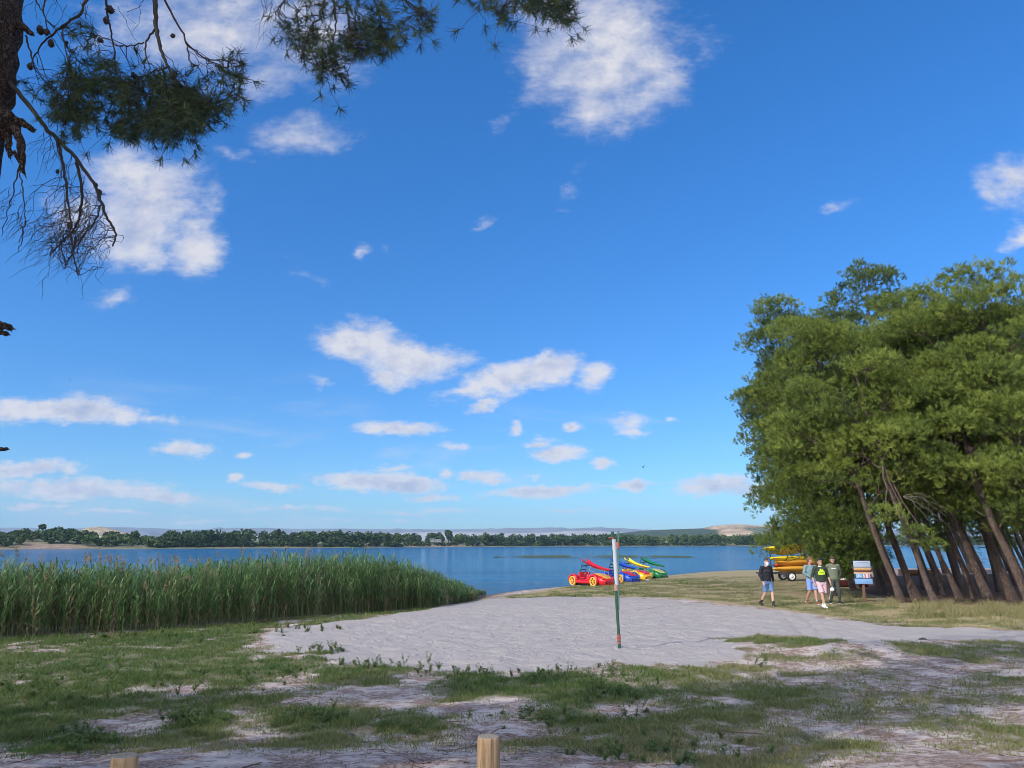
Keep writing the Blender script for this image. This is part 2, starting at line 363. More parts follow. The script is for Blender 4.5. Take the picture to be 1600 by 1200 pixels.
def axis(dense0, dense1, step, lo, hi, g=1.13):
    a = list(np.arange(dense0, dense1+1e-6, step)); s = step
    while a[-1] < hi: s *= g; a.append(a[-1]+s)
    s = step; b = [dense0]
    while b[-1] > lo: s *= g; b.append(b[-1]-s)
    return np.array(b[:0:-1]+a)
def grid_faces(nx, ny):
    i = np.arange(ny-1)[:, None]*nx; j = np.arange(nx-1)[None]
    return np.stack([i+j, i+j+1, i+nx+j+1, i+nx+j], -1).reshape(-1, 4)
# ------------------------------------------------------------------ ground
def mat_ground():
    m, t, b = new_mat('ground_soil')
    pos = t.n('ShaderNodeNewGeometry').outputs['Position']
    at = lambda n: t.n('ShaderNodeAttribute', attribute_name=n).outputs['Fac']
    n1, n2, n3 = t.noise(pos, 1.6, 6, .6), t.noise(pos, 9., 6, .65), t.noise(pos, 45., 4, .6)
    st = t.noise(t.vm('MULTIPLY', pos, (1., 1.6, 1.)), 5., 7, .7, dist=.6)
    sandc = t.mix(n2, c4((.315, .28, .255)), c4((.42, .378, .345)))
    sandc = t.mix(t.m('MULTIPLY', t.sstep(n3, .52, .7), .25), sandc, c4((.33, .28, .26)))
    # needle litter and dry bits on the bare places
    lit = t.mix(t.sstep(t.noise(pos, 28., 5, .7), .4, .62), c4((.16, .095, .07)), c4((.36, .27, .22)))
    bare = t.mix(t.sstep(t.m('MULTIPLY_ADD', n1, .55, t.m('MULTIPLY', st, .6)), .50, .64), t.mix(n2, c4((.42, .345, .295)), c4((.57, .485, .425))), lit)
    dirt = t.mix(n2, c4((.26, .185, .105)), c4((.43, .32, .19)))
    dirt = t.mix(t.sstep(n1, .42, .62), dirt, c4((.33, .295, .135)))
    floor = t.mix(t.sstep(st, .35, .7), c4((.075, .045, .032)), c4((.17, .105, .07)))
    under = t.mix(n2, c4((.085, .095, .032)), c4((.165, .155, .065)))
    jag = t.m('MULTIPLY', t.m('SUBTRACT', t.noise(pos, 6., 6, .7), .5), .9)
    c = t.mix(t.sstep(t.m('ADD', at('dirt'), jag), .35, .65), bare, dirt)
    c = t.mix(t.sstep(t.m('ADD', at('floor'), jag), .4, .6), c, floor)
    c = t.mix(t.m('MULTIPLY', t.sstep(t.m('ADD', at('grass'), t.m('MULTIPLY', jag, .9)), .2, .75), .85), c, under)
    c = t.mix(t.sstep(t.m('ADD', at('sand'), t.m('MULTIPLY', jag, .8)), .4, .6), c, sandc)
    wet = t.sstep(at('wet'), .0, 1.)
    c = t.mix(wet, c, c4((.17, .11, .07)))
    t.t.links.new(c, b.inputs['Base Color']); b.inputs['Roughness'].default_value = .92; b.inputs['Specular IOR Level'].default_value = .2
    h = t.m('ADD', t.m('MULTIPLY', n2, .6), t.m('MULTIPLY', n3, .4))
    prints = t.noise(t.vm('MULTIPLY', pos, (1., .75, 1.)), 4.2, 3, .55, dist=.8)
    h = t.m('ADD', h, t.m('MULTIPLY', t.m('MULTIPLY', t.sstep(prints, .36, .58), at('sand')), .65))
    t.t.links.new(t.n('ShaderNodeBump', {'Height': h, 'Strength': .55, 'Distance': .05}).outputs[0], b.inputs['Normal'])
    return m
def build_ground():
    xs = axis(-15, 24, .11, -9000, 9000, 1.085); ys = np.concatenate([axis(7.5, 21, .09, -90, 21, 1.2), np.cumsum(np.full(90, .125))+21])
    s = .125; l = list(ys)
    while l[-1] < 9500: s *= 1.045; l.append(l[-1]+s)
    ys = np.array(l); X, Y = np.meshgrid(xs, ys); x, y = X.ravel(), Y.ravel()
    z = land(x, y); near = (np.abs(x) < 130) & (y < 130) & (y > 2)
    dn, sand, dirt, floor, wet = (np.zeros_like(x) for _ in range(5))
    xn, yn = x[near], y[near]
    d, g, sd = grass_at(xn, yn); sand[near] = sd; dn[near] = d
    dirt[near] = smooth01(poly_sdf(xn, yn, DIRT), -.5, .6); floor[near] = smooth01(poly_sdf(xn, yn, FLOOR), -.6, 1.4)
    sdf = poly_sdf(xn, yn, SHORE, False); wet[near] = smooth01(-sdf, -3.2, -.8); sand[near] *= smooth01(sdf, 1, 3)
    z[near] += relief(xn, yn, sd)*smooth01(sdf, 0, 4)
    A = Acc(); A.add(np.stack([x, y, z], -1), grid_faces(len(xs), len(ys)))
    o = A.build('ground', mat_ground(), kind='structure')
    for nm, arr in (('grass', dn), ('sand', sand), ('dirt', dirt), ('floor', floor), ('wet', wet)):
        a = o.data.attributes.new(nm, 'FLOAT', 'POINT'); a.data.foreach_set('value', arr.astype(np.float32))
build_ground()
# ------------------------------------------------------------------ lake
def build_water():
    m, t, b = new_mat('lake_water')
    pos = t.n('ShaderNodeNewGeometry').outputs['Position']
    big = t.noise(t.vm('MULTIPLY', pos, (.006, .03, 1.)), 1., 4, .6)
    col = t.mix(t.sstep(big, .35, .65), c4((.002, .11, .285)), c4((.008, .16, .34)))
    t.t.links.new(col, b.inputs['Base Color'])
    b.inputs['Roughness'].default_value = .08; b.inputs['IOR'].default_value = 1.33
    w1 = t.noise(t.vm('MULTIPLY', pos, (1., 1.7, 1.)), .55, 4, .6); w2 = t.noise(t.vm('MULTIPLY', pos, (1., 1.5, 1.)), 2.4, 5, .62)
    w0 = t.noise(t.vm('MULTIPLY', pos, (.35, 1., 1.)), .22, 4, .6)
    h = t.m('ADD', t.m('ADD', t.m('MULTIPLY', w1, 1.1), t.m('MULTIPLY', w2, .45)), t.m('MULTIPLY', w0, 3.2))
    st = t.m('MULTIPLY_ADD', t.sstep(big, .3, .7), -.25, .95)
    t.t.links.new(t.n('ShaderNodeBump', {'Height': h, 'Strength': st, 'Distance': 1.1}).outputs[0], b.inputs['Normal'])
    A = Acc(); xs = axis(-200, 300, 20, -3000, 3000, 1.3); ys = np.linspace(8, 1500, 80); X, Y = np.meshgrid(xs, ys)
    A.add(np.stack([X.ravel(), Y.ravel(), np.full(X.size, WZ)], -1), grid_faces(len(xs), len(ys)))
    A.build('lake', m, kind='structure')
build_water()
# ------------------------------------------------------------------ grass
def mat_leaf(name, ramp, trans=.3, rough=.6):
    m, t, b = new_mat(name)
    a = t.n('ShaderNodeAttribute', attribute_name='tint').outputs['Fac']
    c = t.ramp(a, ramp)
    t.t.links.new(c, b.inputs['Base Color']); b.inputs['Roughness'].default_value = rough; b.inputs['Specular IOR Level'].default_value = .25
    tr = t.n('ShaderNodeBsdfTranslucent', {'Color': c}); mx = t.n('ShaderNodeMixShader', {0: trans, 1: b.outputs[0], 2: tr.outputs[0]})
    t.t.links.new(mx.outputs[0], t.t.nodes['Material Output'].inputs[0]); return m
GRASS = mat_leaf('grass_blades', [(0, (.40, .33, .18)), (.3, (.255, .235, .09)), (.55, (.145, .185, .052)), (.8, (.085, .155, .038)), (1, (.056, .12, .028))], .36)
def blades(A, x, y, z, ln, wd, tint, lean=.55):
    n = len(x); th = rng.random(n)*2*math.pi; la = rng.random(n)*2*math.pi; k = lean*(.3+rng.random(n))
    d = np.stack([np.cos(la)*k, np.sin(la)*k, np.ones(n)], -1); d = nrm(d)*ln[:, None]
    w = np.stack([np.cos(th), np.sin(th), np.zeros(n)], -1)*wd[:, None]*.5
    p = np.stack([x, y, z], -1); mid = p+d*.55; tip = p+d*np.array((1.25, 1.25, .92))
    V = np.stack([p-w, p+w, mid+w*.75, mid-w*.75, tip], 1).reshape(-1, 3); o = np.arange(n)[:, None]*5
    tt = np.repeat(tint, 5)
    nn = A.n; A.add(V, np.concatenate([o+np.array([[0, 1, 2, 3]])]), 0, tt, False)
    A.F.append(((o+np.array([[3, 2, 4]]))+nn, 0, False))
def build_grass():
    A = Acc(); N = 2400000
    # sample in the fan in front of the camera, denser near by
    v = rng.random(N); yy = 7.2*(60/7.2)**(v**1.25); sx = (rng.random(N)*2-1)*.86; xx = sx*(yy+.6)
    keep0 = (poly_sdf(xx, yy, SHORE, False) > .8); xx, yy = xx[keep0], yy[keep0]
    d, g, sd = grass_at(xx, yy)
    fine = .5+.5*fbm(xx*4.5, yy*4.5, 3)
    dd = np.clip(d*1.5-.1, 0, 1)*np.clip(fine*1.4+.05, 0, 1)
    k = rng.random(len(xx)) < dd*.62; xx, yy, g, d, fine = xx[k], yy[k], g[k], d[k], fine[k]
    bed = poly_sdf(xx, yy, REEDBED) > .3; xx, yy, g, d, fine = (q[~bed] for q in (xx, yy, g, d, fine))
    n = len(xx); z = land(xx, yy)+relief(xx, yy, np.zeros(n))
    ds = np.hypot(xx, yy)
    tall = np.clip(.4+1.1*d*fine, .3, 1.5)
    ln = (.045+.075*rng.random(n)**1.5)*tall*(1+.25*(ds > 22)); wd = .0045+.0007*ds*rng.random(n)
    tint = np.clip(g*.75+rng.normal(0, .16, n)+.06, 0, 1)
    blades(A, xx, yy, z-.005, ln, wd, tint, .8)
    print('grass blades', n)
    A.build('grass', GRASS, kind='stuff', label='short patchy green and dry grass growing through the pale sand', cat='grass')
    # fallen needles and twigs on the bare places
    K = Acc(); n = 9000; yy = 7.2*(22/7.2)**rng.random(n); xx = (rng.random(n)*2-1)*.8*(yy+.6); d, g, sd = grass_at(xx, yy); k = (sd < .3) & (rng.random(n) < .35+.6*fbm(xx*.6+4, yy*.6, 3)); xx, yy = xx[k], yy[k]; n = len(xx)
    zz = land(xx, yy)+relief(xx, yy, np.zeros(n))+.006; a = rng.random(n)*6.28; L = .03+.07*rng.random(n)**2; big = rng.random(n) < .03; L = np.where(big, L+.2, L); c = np.stack([xx, yy, zz], -1)
    dv = np.stack([np.cos(a), np.sin(a), rng.normal(0, .08, n)], -1)*L[:, None]; w = np.stack([-np.sin(a), np.cos(a), rng.normal(0, .6, n)], -1)*np.where(big, .007, .0035)[:, None]; b2 = w[:, [1, 0, 2]]*.8
    V = np.stack([c-dv-w, c-dv+w, c+dv+w*.5, c+dv-w*.5, c+b2*1.5], 1).reshape(-1, 3); o = np.arange(n)[:, None]*5
    K.add(V, o+np.array([[0, 1, 2, 3]]), 0, .5, False); K.F.append((np.concatenate([o+np.array([[0, 3, 4]]), o+np.array([[1, 2, 4]])]), 0, False))
    K.build('needle_litter', paint('dry_needles', (.13, .075, .05), .9, .35, 9), kind='stuff', label='brown fallen needles and twigs scattered over the bare sand', cat='litter')
    # taller leafy weeds
    W = Acc(); spots = []
    for (u, v, ru, rv, c, h) in [(510, 1020, 40, 8, 26, .3), (590, 1045, 80, 7, 34, .26), (700, 1052, 120, 6, 26, .2), (830, 1060, 120, 14, 40, .2), (930, 1085, 60, 30, 50, .26), (960, 1060, 60, 14, 20, .22), (1185, 1040, 20, 4, 5, .3), (995, 1115, 30, 20, 16, .25),
                                 (300, 1125, 45, 12, 60, .2), (490, 1127, 60, 14, 70, .22), (640, 1143, 45, 10, 40, .18), (120, 1158, 45, 14, 60, .2), (420, 1060, 60, 14, 20, .18), (230, 1065, 100, 20, 60, .24), (60, 1080, 80, 24, 40, .24), (860, 1128, 90, 14, 60, .18), (1020, 1180, 120, 20, 60, .2), (180, 1000, 200, 10, 60, .3), (450, 985, 100, 8, 40, .28)]:
        for _ in range(int(c*.6)):
            p = G(u+rng.normal(0, .55)*ru, v+rng.normal(0, .55)*rv); h_ = h*.7; spots.append((p, h_*(.4+.9*rng.random()**1.5)))
    for p, h in spots:
        dist = math.hypot(p[0], p[1]); ns = rng.integers(2, 5)
        for _ in range(ns):
            a = rng.random()*6.28; lean = .15+.45*rng.random(); top = p+np.array((math.cos(a)*lean*h, math.sin(a)*lean*h, h*(.75+.4*rng.random())))
            q = np.linspace(0, 1, 5)[:, None]*(top-p)+p; tube(W, q, np.linspace(.004, .0015, 5), 3, 0, .75, False)
            m = int(9+h*30); f = rng.random(m)*.9+.1; c0 = p+(top-p)*f[:, None]; th = rng.random(m)*6.28
            dr = np.stack([np.cos(th), np.sin(th), .25+.5*rng.random(m)], -1); dr = nrm(dr)*(.028+.035*rng.random(m))[:, None]*(1.15-.4*f)[:, None]*(1+dist*.012)
            sd = nrm(np.cross(dr, (0, 0, 1.)))*(.006+.0005*dist)
            V = np.stack([c0, c0+dr*.5+sd, c0+dr, c0+dr*.5-sd], 1).reshape(-1, 3); o = np.arange(m)[:, None]*4
            W.add(V, o+np.arange(4)[None], 0, np.repeat(np.clip(.66+rng.normal(0, .14, m), 0, 1), 4), False)
    W.build('weeds', GRASS, kind='stuff', label='low leafy green weeds standing up from the sandy grass', cat='weeds')
    # straw-coloured tufts at the feet of the pines
    T = Acc()
    for (u, v, ru, rv, c) in [(1560, 955, 60, 10, 90), (1460, 950, 30, 8, 50), (1480, 962, 60, 7, 40), (1390, 945, 20, 5, 14), (1590, 965, 40, 10, 40), (1330, 935, 20, 6, 12)]:
        for _ in range(c):
            p = G(u+rng.normal(0, .5)*ru, v+rng.normal(0, .5)*rv); m = 26; r = rng.normal(0, .06, (m, 2))
            blades(T, p[0]+r[:, 0], p[1]+r[:, 1], np.full(m, p[2]-.01), .14+.26*rng.random(m), np.full(m, .012), np.clip(rng.normal(.2, .16, m), 0, .8), .6)
    T.build('dry_grass', GRASS, kind='stuff', label='straw coloured dry grass tufts along the edge of the pine grove', cat='dry grass')
build_grass()
# ------------------------------------------------------------------ reeds
REED = mat_leaf('reed_leaves', [(0, (.36, .27, .16)), (.18, (.27, .21, .12)), (.3, (.15, .17, .075)), (.5, (.095, .165, .055)), (.8, (.14, .25, .08)), (1, (.23, .35, .12))], .42, .5)
def reed_blades(A, x, y, z, H, tint, leaves, wmul=1.):
    n = len(x); la = rng.random(n)*6.28; lk = .05+.13*rng.random(n)
    base = np.stack([x, y, z], -1); lean = np.stack([np.cos(la)*lk, np.sin(la)*lk, np.ones(n)], -1)*H[:, None]
    th = rng.random(n)*6.28; sd = np.stack([np.cos(th), np.sin(th), 0*th], -1)*.006*wmul
    V = np.stack([base-sd, base+sd, base+lean+sd*.4, base+lean-sd*.4], 1).reshape(-1, 3); o = np.arange(n)[:, None]*4
    A.add(V, o+np.arange(4)[None], 0, np.repeat(tint*.8, 4), False)
    for k in range(leaves):
        f = .25+.72*(k+rng.random(n))/leaves; p = base+lean*f[:, None]
        a = rng.random(n)*6.28; L = (.32+.3*rng.random(n))*np.clip(H/2, .5, 1.1)*(1.1-.35*f)
        out = np.stack([np.cos(a), np.sin(a), 0*a], -1)
        w = np.stack([-np.sin(a), np.cos(a), 0*a], -1)*(.010+.007*rng.random(n))[:, None]*wmul
        up = np.array((0, 0, 1.))
        rise = (.75+.5*rng.random(n))[:, None]
        m1 = p+(out*.42+up*.55*rise)*L[:, None]; tip = p+(out*.95+up*(.62*rise-.12*rng.random(n)[:, None]))*L[:, None]
        V = np.stack([p-w*.5, p+w*.5, m1+w, m1-w, tip], 1).reshape(-1, 3); o = np.arange(n)[:, None]*5
        tt = np.repeat(np.clip(tint+rng.normal(0, .15, n)+.30*(f-.5), 0, 1), 5); nn = A.n
        A.add(V, o+np.arange(4)[None], 0, tt, False); A.F.append((o+np.array([[3, 2, 4]])+nn, 0, False))
def build_reeds():
    A = Acc(); N = 76000; x = rng.uniform(-45, -1, N); y = rng.uniform(13, 53, N)
    s = poly_sdf(x, y, REEDBED)+.5*fbm(x*.8, y*.8, 3); k = (s > 0) & (np.abs(x) < .78*y+3); x, y, s = x[k], y[k], s[k]
    k = rng.random(len(x)) < np.where((s < 3.5) | (x > -9), 1., .45); x, y, s = x[k], y[k], s[k]
    n = len(x); z = land(x, y)
    H = np.interp(800+1175*x/y, [0, 300, 480, 590, 640, 690, 725, 750], [1.72, 1.8, 2.02, 2.2, 2.05, 1.6, 1.05, .6])*(.78+.34*rng.random(n))*(.62+.38*smooth01(s, 0, 1.1))
    H *= 1+.1*fbm(x*.4, y*.4, 2)
    tint = np.clip(.62+rng.normal(0, .2, n)-.36*smooth01(-s, -1.2, -.1)*(rng.random(n) < .22), 0, 1)
    reed_blades(A, x, y, z, H, tint, 8, 1.25)
    # dead brown stalks low at the front edge
    k = (s < 1.6) & (rng.random(n) < .22); m = k.sum()
    reed_blades(A, x[k]+rng.normal(0, .1, m), y[k]+rng.normal(0, .1, m), z[k], H[k]*.45, np.clip(rng.normal(.12, .08, m), 0, 1), 4, 1.2)
    # old feathery plumes
    k = (rng.random(n) < np.where(x < -8, .05, .012)); px, py, pz, pH = x[k], y[k], z[k], H[k]*1.13+.12; m = k.sum()
    a = rng.random(m)*6.28; top = np.stack([px+.12*pH*np.cos(a), py+.12*pH*np.sin(a), pz+pH], -1); b0 = np.stack([px, py, pz], -1)
    sd = np.array((.006, .002, 0)); V = np.stack([b0-sd, b0+sd, top+sd*.5, top-sd*.5], 1).reshape(-1, 3)
    A.add(V, np.arange(m)[:, None]*4+np.arange(4)[None], 0, .2, False)
    for j in range(16):
        p = top-(top-b0)*.11*rng.random(m)[:, None]; th = rng.random(m)*6.28
        d = np.stack([np.cos(th)*.5+.5*np.cos(a), np.sin(th)*.5+.5*np.sin(a), .2+.6*rng.random(m)], -1)*((.13*(.5+rng.random(m))))[:, None]
        w = nrm(np.cross(d, rng.normal(0, 1, (m, 3))))*.014
        V = np.stack([p-w, p+w, p+d], 1).reshape(-1, 3); A.add(V, np.arange(m)[:, None]*3+np.arange(3)[None], 0, np.repeat(rng.random(m)*.12, 3), False)
    print('reeds', n)
    A.build('reeds', REED, kind='stuff', label='tall dense green reed bed with tan plumes along the left lake shore', cat='reeds')
    # low reeds standing in open water farther out
    B = Acc(); y0 = P(930, 871, WZ)[1]; n = 9000
    x = rng.normal(.13, .055, n)*1.; u = rng.random(n); x = (P(770, 871, WZ)[0]+(P(1095, 871, WZ)[0]-P(770, 871, WZ)[0])*u); y = y0+rng.normal(0, 6, n)*np.sin(np.pi*u)**.5
    k = fbm(x*.12, y*.1, 3) > -.25; x, y, u = x[k], y[k], u[k]; n = len(x)
    reed_blades(B, x, y, np.full(n, WZ-.05), (.25+.4*rng.random(n))*np.sin(np.pi*u)**.4, np.clip(rng.normal(.36, .08, n), 0, 1), 2, 1.6)
    n2 = 2500; u = rng.random(n2); x = P(1000, 884, WZ)[0]+u*9; y = P(1000, 881, WZ)[1]+rng.normal(0, 4, n2)
    B.build('water_reeds', REED, kind='stuff', label='thin dark strip of low reeds standing in the open lake', cat='reeds')
build_reeds()
# ------------------------------------------------------------------ pines
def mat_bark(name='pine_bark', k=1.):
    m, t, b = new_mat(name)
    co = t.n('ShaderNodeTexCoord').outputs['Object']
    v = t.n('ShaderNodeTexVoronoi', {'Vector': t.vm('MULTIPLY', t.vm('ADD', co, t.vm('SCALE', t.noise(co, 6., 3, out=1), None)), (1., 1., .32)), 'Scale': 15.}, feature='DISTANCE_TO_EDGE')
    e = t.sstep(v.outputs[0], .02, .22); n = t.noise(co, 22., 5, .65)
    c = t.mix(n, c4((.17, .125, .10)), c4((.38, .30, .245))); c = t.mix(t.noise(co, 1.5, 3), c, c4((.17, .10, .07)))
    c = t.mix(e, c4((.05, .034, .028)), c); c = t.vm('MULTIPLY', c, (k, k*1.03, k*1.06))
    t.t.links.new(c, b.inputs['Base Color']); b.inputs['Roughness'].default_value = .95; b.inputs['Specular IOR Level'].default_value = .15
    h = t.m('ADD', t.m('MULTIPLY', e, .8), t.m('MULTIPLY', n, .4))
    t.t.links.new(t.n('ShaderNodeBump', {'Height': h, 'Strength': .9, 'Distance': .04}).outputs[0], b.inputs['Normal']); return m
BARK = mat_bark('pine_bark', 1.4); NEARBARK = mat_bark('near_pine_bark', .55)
TWIG = paint('dead_twig', (.034, .027, .022), .9, .3)
PALETWIG = paint('pale_dead_twig', (.18, .15, .125), .9, .2)
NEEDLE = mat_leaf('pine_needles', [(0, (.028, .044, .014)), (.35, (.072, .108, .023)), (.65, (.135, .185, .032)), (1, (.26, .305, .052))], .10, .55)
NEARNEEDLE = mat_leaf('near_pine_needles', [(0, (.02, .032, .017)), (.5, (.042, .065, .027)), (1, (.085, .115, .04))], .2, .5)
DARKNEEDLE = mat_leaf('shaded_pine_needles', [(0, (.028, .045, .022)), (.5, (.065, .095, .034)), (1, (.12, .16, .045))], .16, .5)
def sprays(A, c, d, n_bl, L, W, tint, spread=.9, mi=0):
    """brush-like sprays of needle blades: centres c, axes d"""
    m = len(c); c = np.repeat(c, n_bl, 0); d = np.repeat(nrm(d), n_bl, 0); L = np.repeat(L, n_bl)*(.65+.5*rng.random(m*n_bl))
    r = rng.normal(0, 1, c.shape); r -= (r*d).sum(1, keepdims=True)*d; r = nrm(r)
    k = spread*(.25+rng.random(len(c)))[:, None]
    dr = nrm(d+r*k); p = c+d*(L*rng.uniform(-.5, .6, len(c)))[:, None]+rng.normal(0, .15, c.shape)*L[:, None]
    w = nrm(np.cross(dr, rng.normal(0, 1, c.shape)))*(L*W)[:, None]
    V = np.stack([p-w*.5, p+w*.5, p+dr*L[:, None]], 1).reshape(-1, 3)
    tt = np.clip(np.repeat(tint, n_bl)+rng.normal(0, .10, len(c)), 0, 1)
    A.add(V, np.arange(len(c))[:, None]*3+np.arange(3)[None], mi, np.repeat(tt, 3), False)
def lobe_crown(A, lobes, per=70, L=.13, W=.12, n_bl=22, base_tint=.55):
    """foliage clumps: each lobe is (centre, radii); sprays sit in its outer shell, upper side fuller"""
    C, Dv, T, LL = [], [], [], []
    for c, r in lobes:
        r = np.array(r); n = max(8, int(1.45*per*(r[0]*r[1]+r[0]*r[2]+r[1]*r[2])/3))
        v = nrm(rng.normal(0, 1, (n, 3))); keep = (v[:, 2] > -.3) | (rng.random(n) < .3); v = v[keep]
        sub = nrm(rng.normal(0, 1, (9, 3)))                       # each lobe is itself a cluster of shoots
        bump = .78+.30*np.max(np.clip(v @ sub.T, 0, 1)**7, axis=1)
        p = np.array(c)+v*r*(bump*(.80+.24*rng.random(len(v))**.6))[:, None]
        ax = nrm(v*np.array((1, 1, .6))+np.array((0, 0, .75))+rng.normal(0, .3, v.shape))
        p = np.repeat(p, 2, 0); p = p+rng.normal(0, .06, p.shape); ax = nrm(np.repeat(ax, 2, 0)+rng.normal(0, .3, p.shape)); v = p
        C.append(p); Dv.append(ax); T.append(np.clip(base_tint+rng.normal(0, .15)+np.repeat(rng.normal(0, .10, (len(v)+1)//2), 2)[:len(v)], 0, 1)); LL.append(np.full(len(v), L)*(.8+.4*rng.random(len(v))))
    sprays(A, np.concatenate(C), np.concatenate(Dv), n_bl, np.concatenate(LL), W, np.concatenate(T))
def curve(p0, p1, bow=(0, 0, 0), n=8, jit=0.):
    t = np.linspace(0, 1, n)[:, None]; p = np.array(p0)*(1-t)+np.array(p1)*t+np.array(bow)*(4*t*(1-t))
    if jit: p[1:-1] += rng.normal(0, jit, (n-2, 3))
    return p
def pine_parts(seed, H, hb, lean, rad, nl=34, trunk_r=.17, base_tint=.55, per=70, low=False, top_open=.25, extra=(), stubs=7, n_bl=22, L=.12):
    """meshes of a pine standing at the origin: trunk with limbs; crown"""
    global rng
    rng = np.random.default_rng(seed)
    top = np.array((lean[0], lean[1], H*.93)); bow = np.array((lean[0]*.17, lean[1]*.15, 0))+np.append(rng.normal(0, .12, 2), 0)
    q = curve((0, 0, -.15), top, bow, 12, .03); q[0, :2] = q[1, :2]*0
    t = np.linspace(0, 1, 12); rr = .88*trunk_r*(1-.86*t**1.1)*(1+rng.normal(0, .04, 12)); rr[0] *= 1.5
    TA = Acc(); tube(TA, q, rr, 9)
    lobes = []
    nb = max(8, int(nl*.33))
    for i in range(nb):
        f = (i+.5)/nb; h = hb+(H-hb)*f**.9
        k = np.clip(h/(H*.93), 0, 1); ax = np.array([np.interp(k, t, q[:, a]) for a in range(3)]); ax[2] = h
        prof = (math.sin(math.pi*min(1, .16+.84*f))**.55 if not low else (1-f**2.2)**.7*.95+.08)*(.8+.3*rng.random())
        a = i*2.399+rng.normal(0, .35); S = (.95+.5*rng.random())*((rad+.4)/2.6)*(1.15-.4*f)
        Rr = max(.1, rad*prof-S*.45)*(.5+.5*rng.random()**.4)
        c = ax+np.array((math.cos(a)*Rr, math.sin(a)*Rr, rng.normal(0, .25)))
        lobes.append((c, (S, S, S*.54)))
        out = np.array((math.cos(a), math.sin(a), .35))
        for _ in range(9):                                       # a billow is a heap of smaller tufts
            w = nrm(rng.normal(0, 1, 3)+out*.7+np.array((0, 0, .35))); r2 = S*(.30+.22*rng.random()); lobes.append((c+w*np.array((S, S, S*.5))*.95, (r2*1.12, r2*1.12, r2*.6)))
        st = np.array([np.interp(np.clip((h-.45*Rr-.3)/(H*.93), .05, 1), t, q[:, b]) for b in range(3)])
        tube(TA, curve(st, c, (0, 0, -.12*Rr), 6, .04), np.linspace(.06*(1-.6*f), .014, 6), 5, cap=False)
        for _ in range(4):
            e = c+nrm(rng.normal(0, 1, 3))*S*.8; tube(TA, curve(st*.4+c*.6, e, (0, 0, -.05), 4, .02), np.linspace(.022, .006, 4), 3, cap=False)
    # a loose leading shoot
    for j in range(4):
        c = top+np.array((rng.normal(0, .25*rad*.6), rng.normal(0, .25*rad*.6), .15+H*.05*rng.random())); lobes.append((c, (.42, .42, .5)))
    for c, r in extra:
        lobes.append((np.array(c, float), r))
        for _ in range(5): lobes.append((np.array(c, float)+nrm(rng.normal(0, 1, 3))*np.array(r)*.85, tuple(np.array(r)*(.4+.25*rng.random()))))
        tube(TA, curve(q[6], c, (0, 0, -.2), 6, .05), np.linspace(.05, .012, 6), 5, cap=False)
    # dead stubs and twigs below the crown
    for j in range(stubs):
        h = hb*(.35+.75*rng.random()); k = h/(H*.93); s0 = np.array([np.interp(k, t, q[:, b]) for b in range(3)]); a = rng.random()*6.28; ln = .3+.9*rng.random()
        e = s0+np.array((math.cos(a)*ln, math.sin(a)*ln, ln*(.1-.5*rng.random()))); tube(TA, curve(s0, e, (0, 0, .1), 6, .03), np.linspace(.02, .004, 6), 4, cap=False)
        for _ in range(3):
            e2 = e+rng.normal(0, .3, 3); tube(TA, curve(s0*.5+e*.5, e2, n=4), (.008, .006, .004, .002), 3, cap=False)
    CA = Acc(); lobe_crown(CA, lobes, per, n_bl=n_bl, L=L, base_tint=base_tint)
    return TA, CA
def pine_tree(name, label, base, args, mat=NEEDLE, group='pines of the grove', rz=0.):
    o = thing(name, label, 'tree', base, rz, group); TA, CA = pine_parts(**args)
    TA.build('trunk', BARK, o); CA.build('crown', mat, o); return o
def dup(root, loc, rz=0., label=None, sc=1.):
    r = root.copy(); COL.objects.link(r); r.location = loc; r.rotation_euler = (0, 0, rz); r.scale = (sc,)*3
    if label: r['label'] = label
    for ch in root.children:
        c = ch.copy(); COL.objects.link(c); c.parent = r
        for g in ch.children:
            d = g.copy(); COL.objects.link(d); d.parent = c
    return r
def gv(u, v): g = G(u, v); return (g[0], g[1], g[2]-.02)
def gp(u, d):
    """ground point under pixel column u at depth d"""
    x = (u-800)/FPX*d/(_c-(600-900)/FPX*_s); return (x, d, ground_z(x, d)-.02)
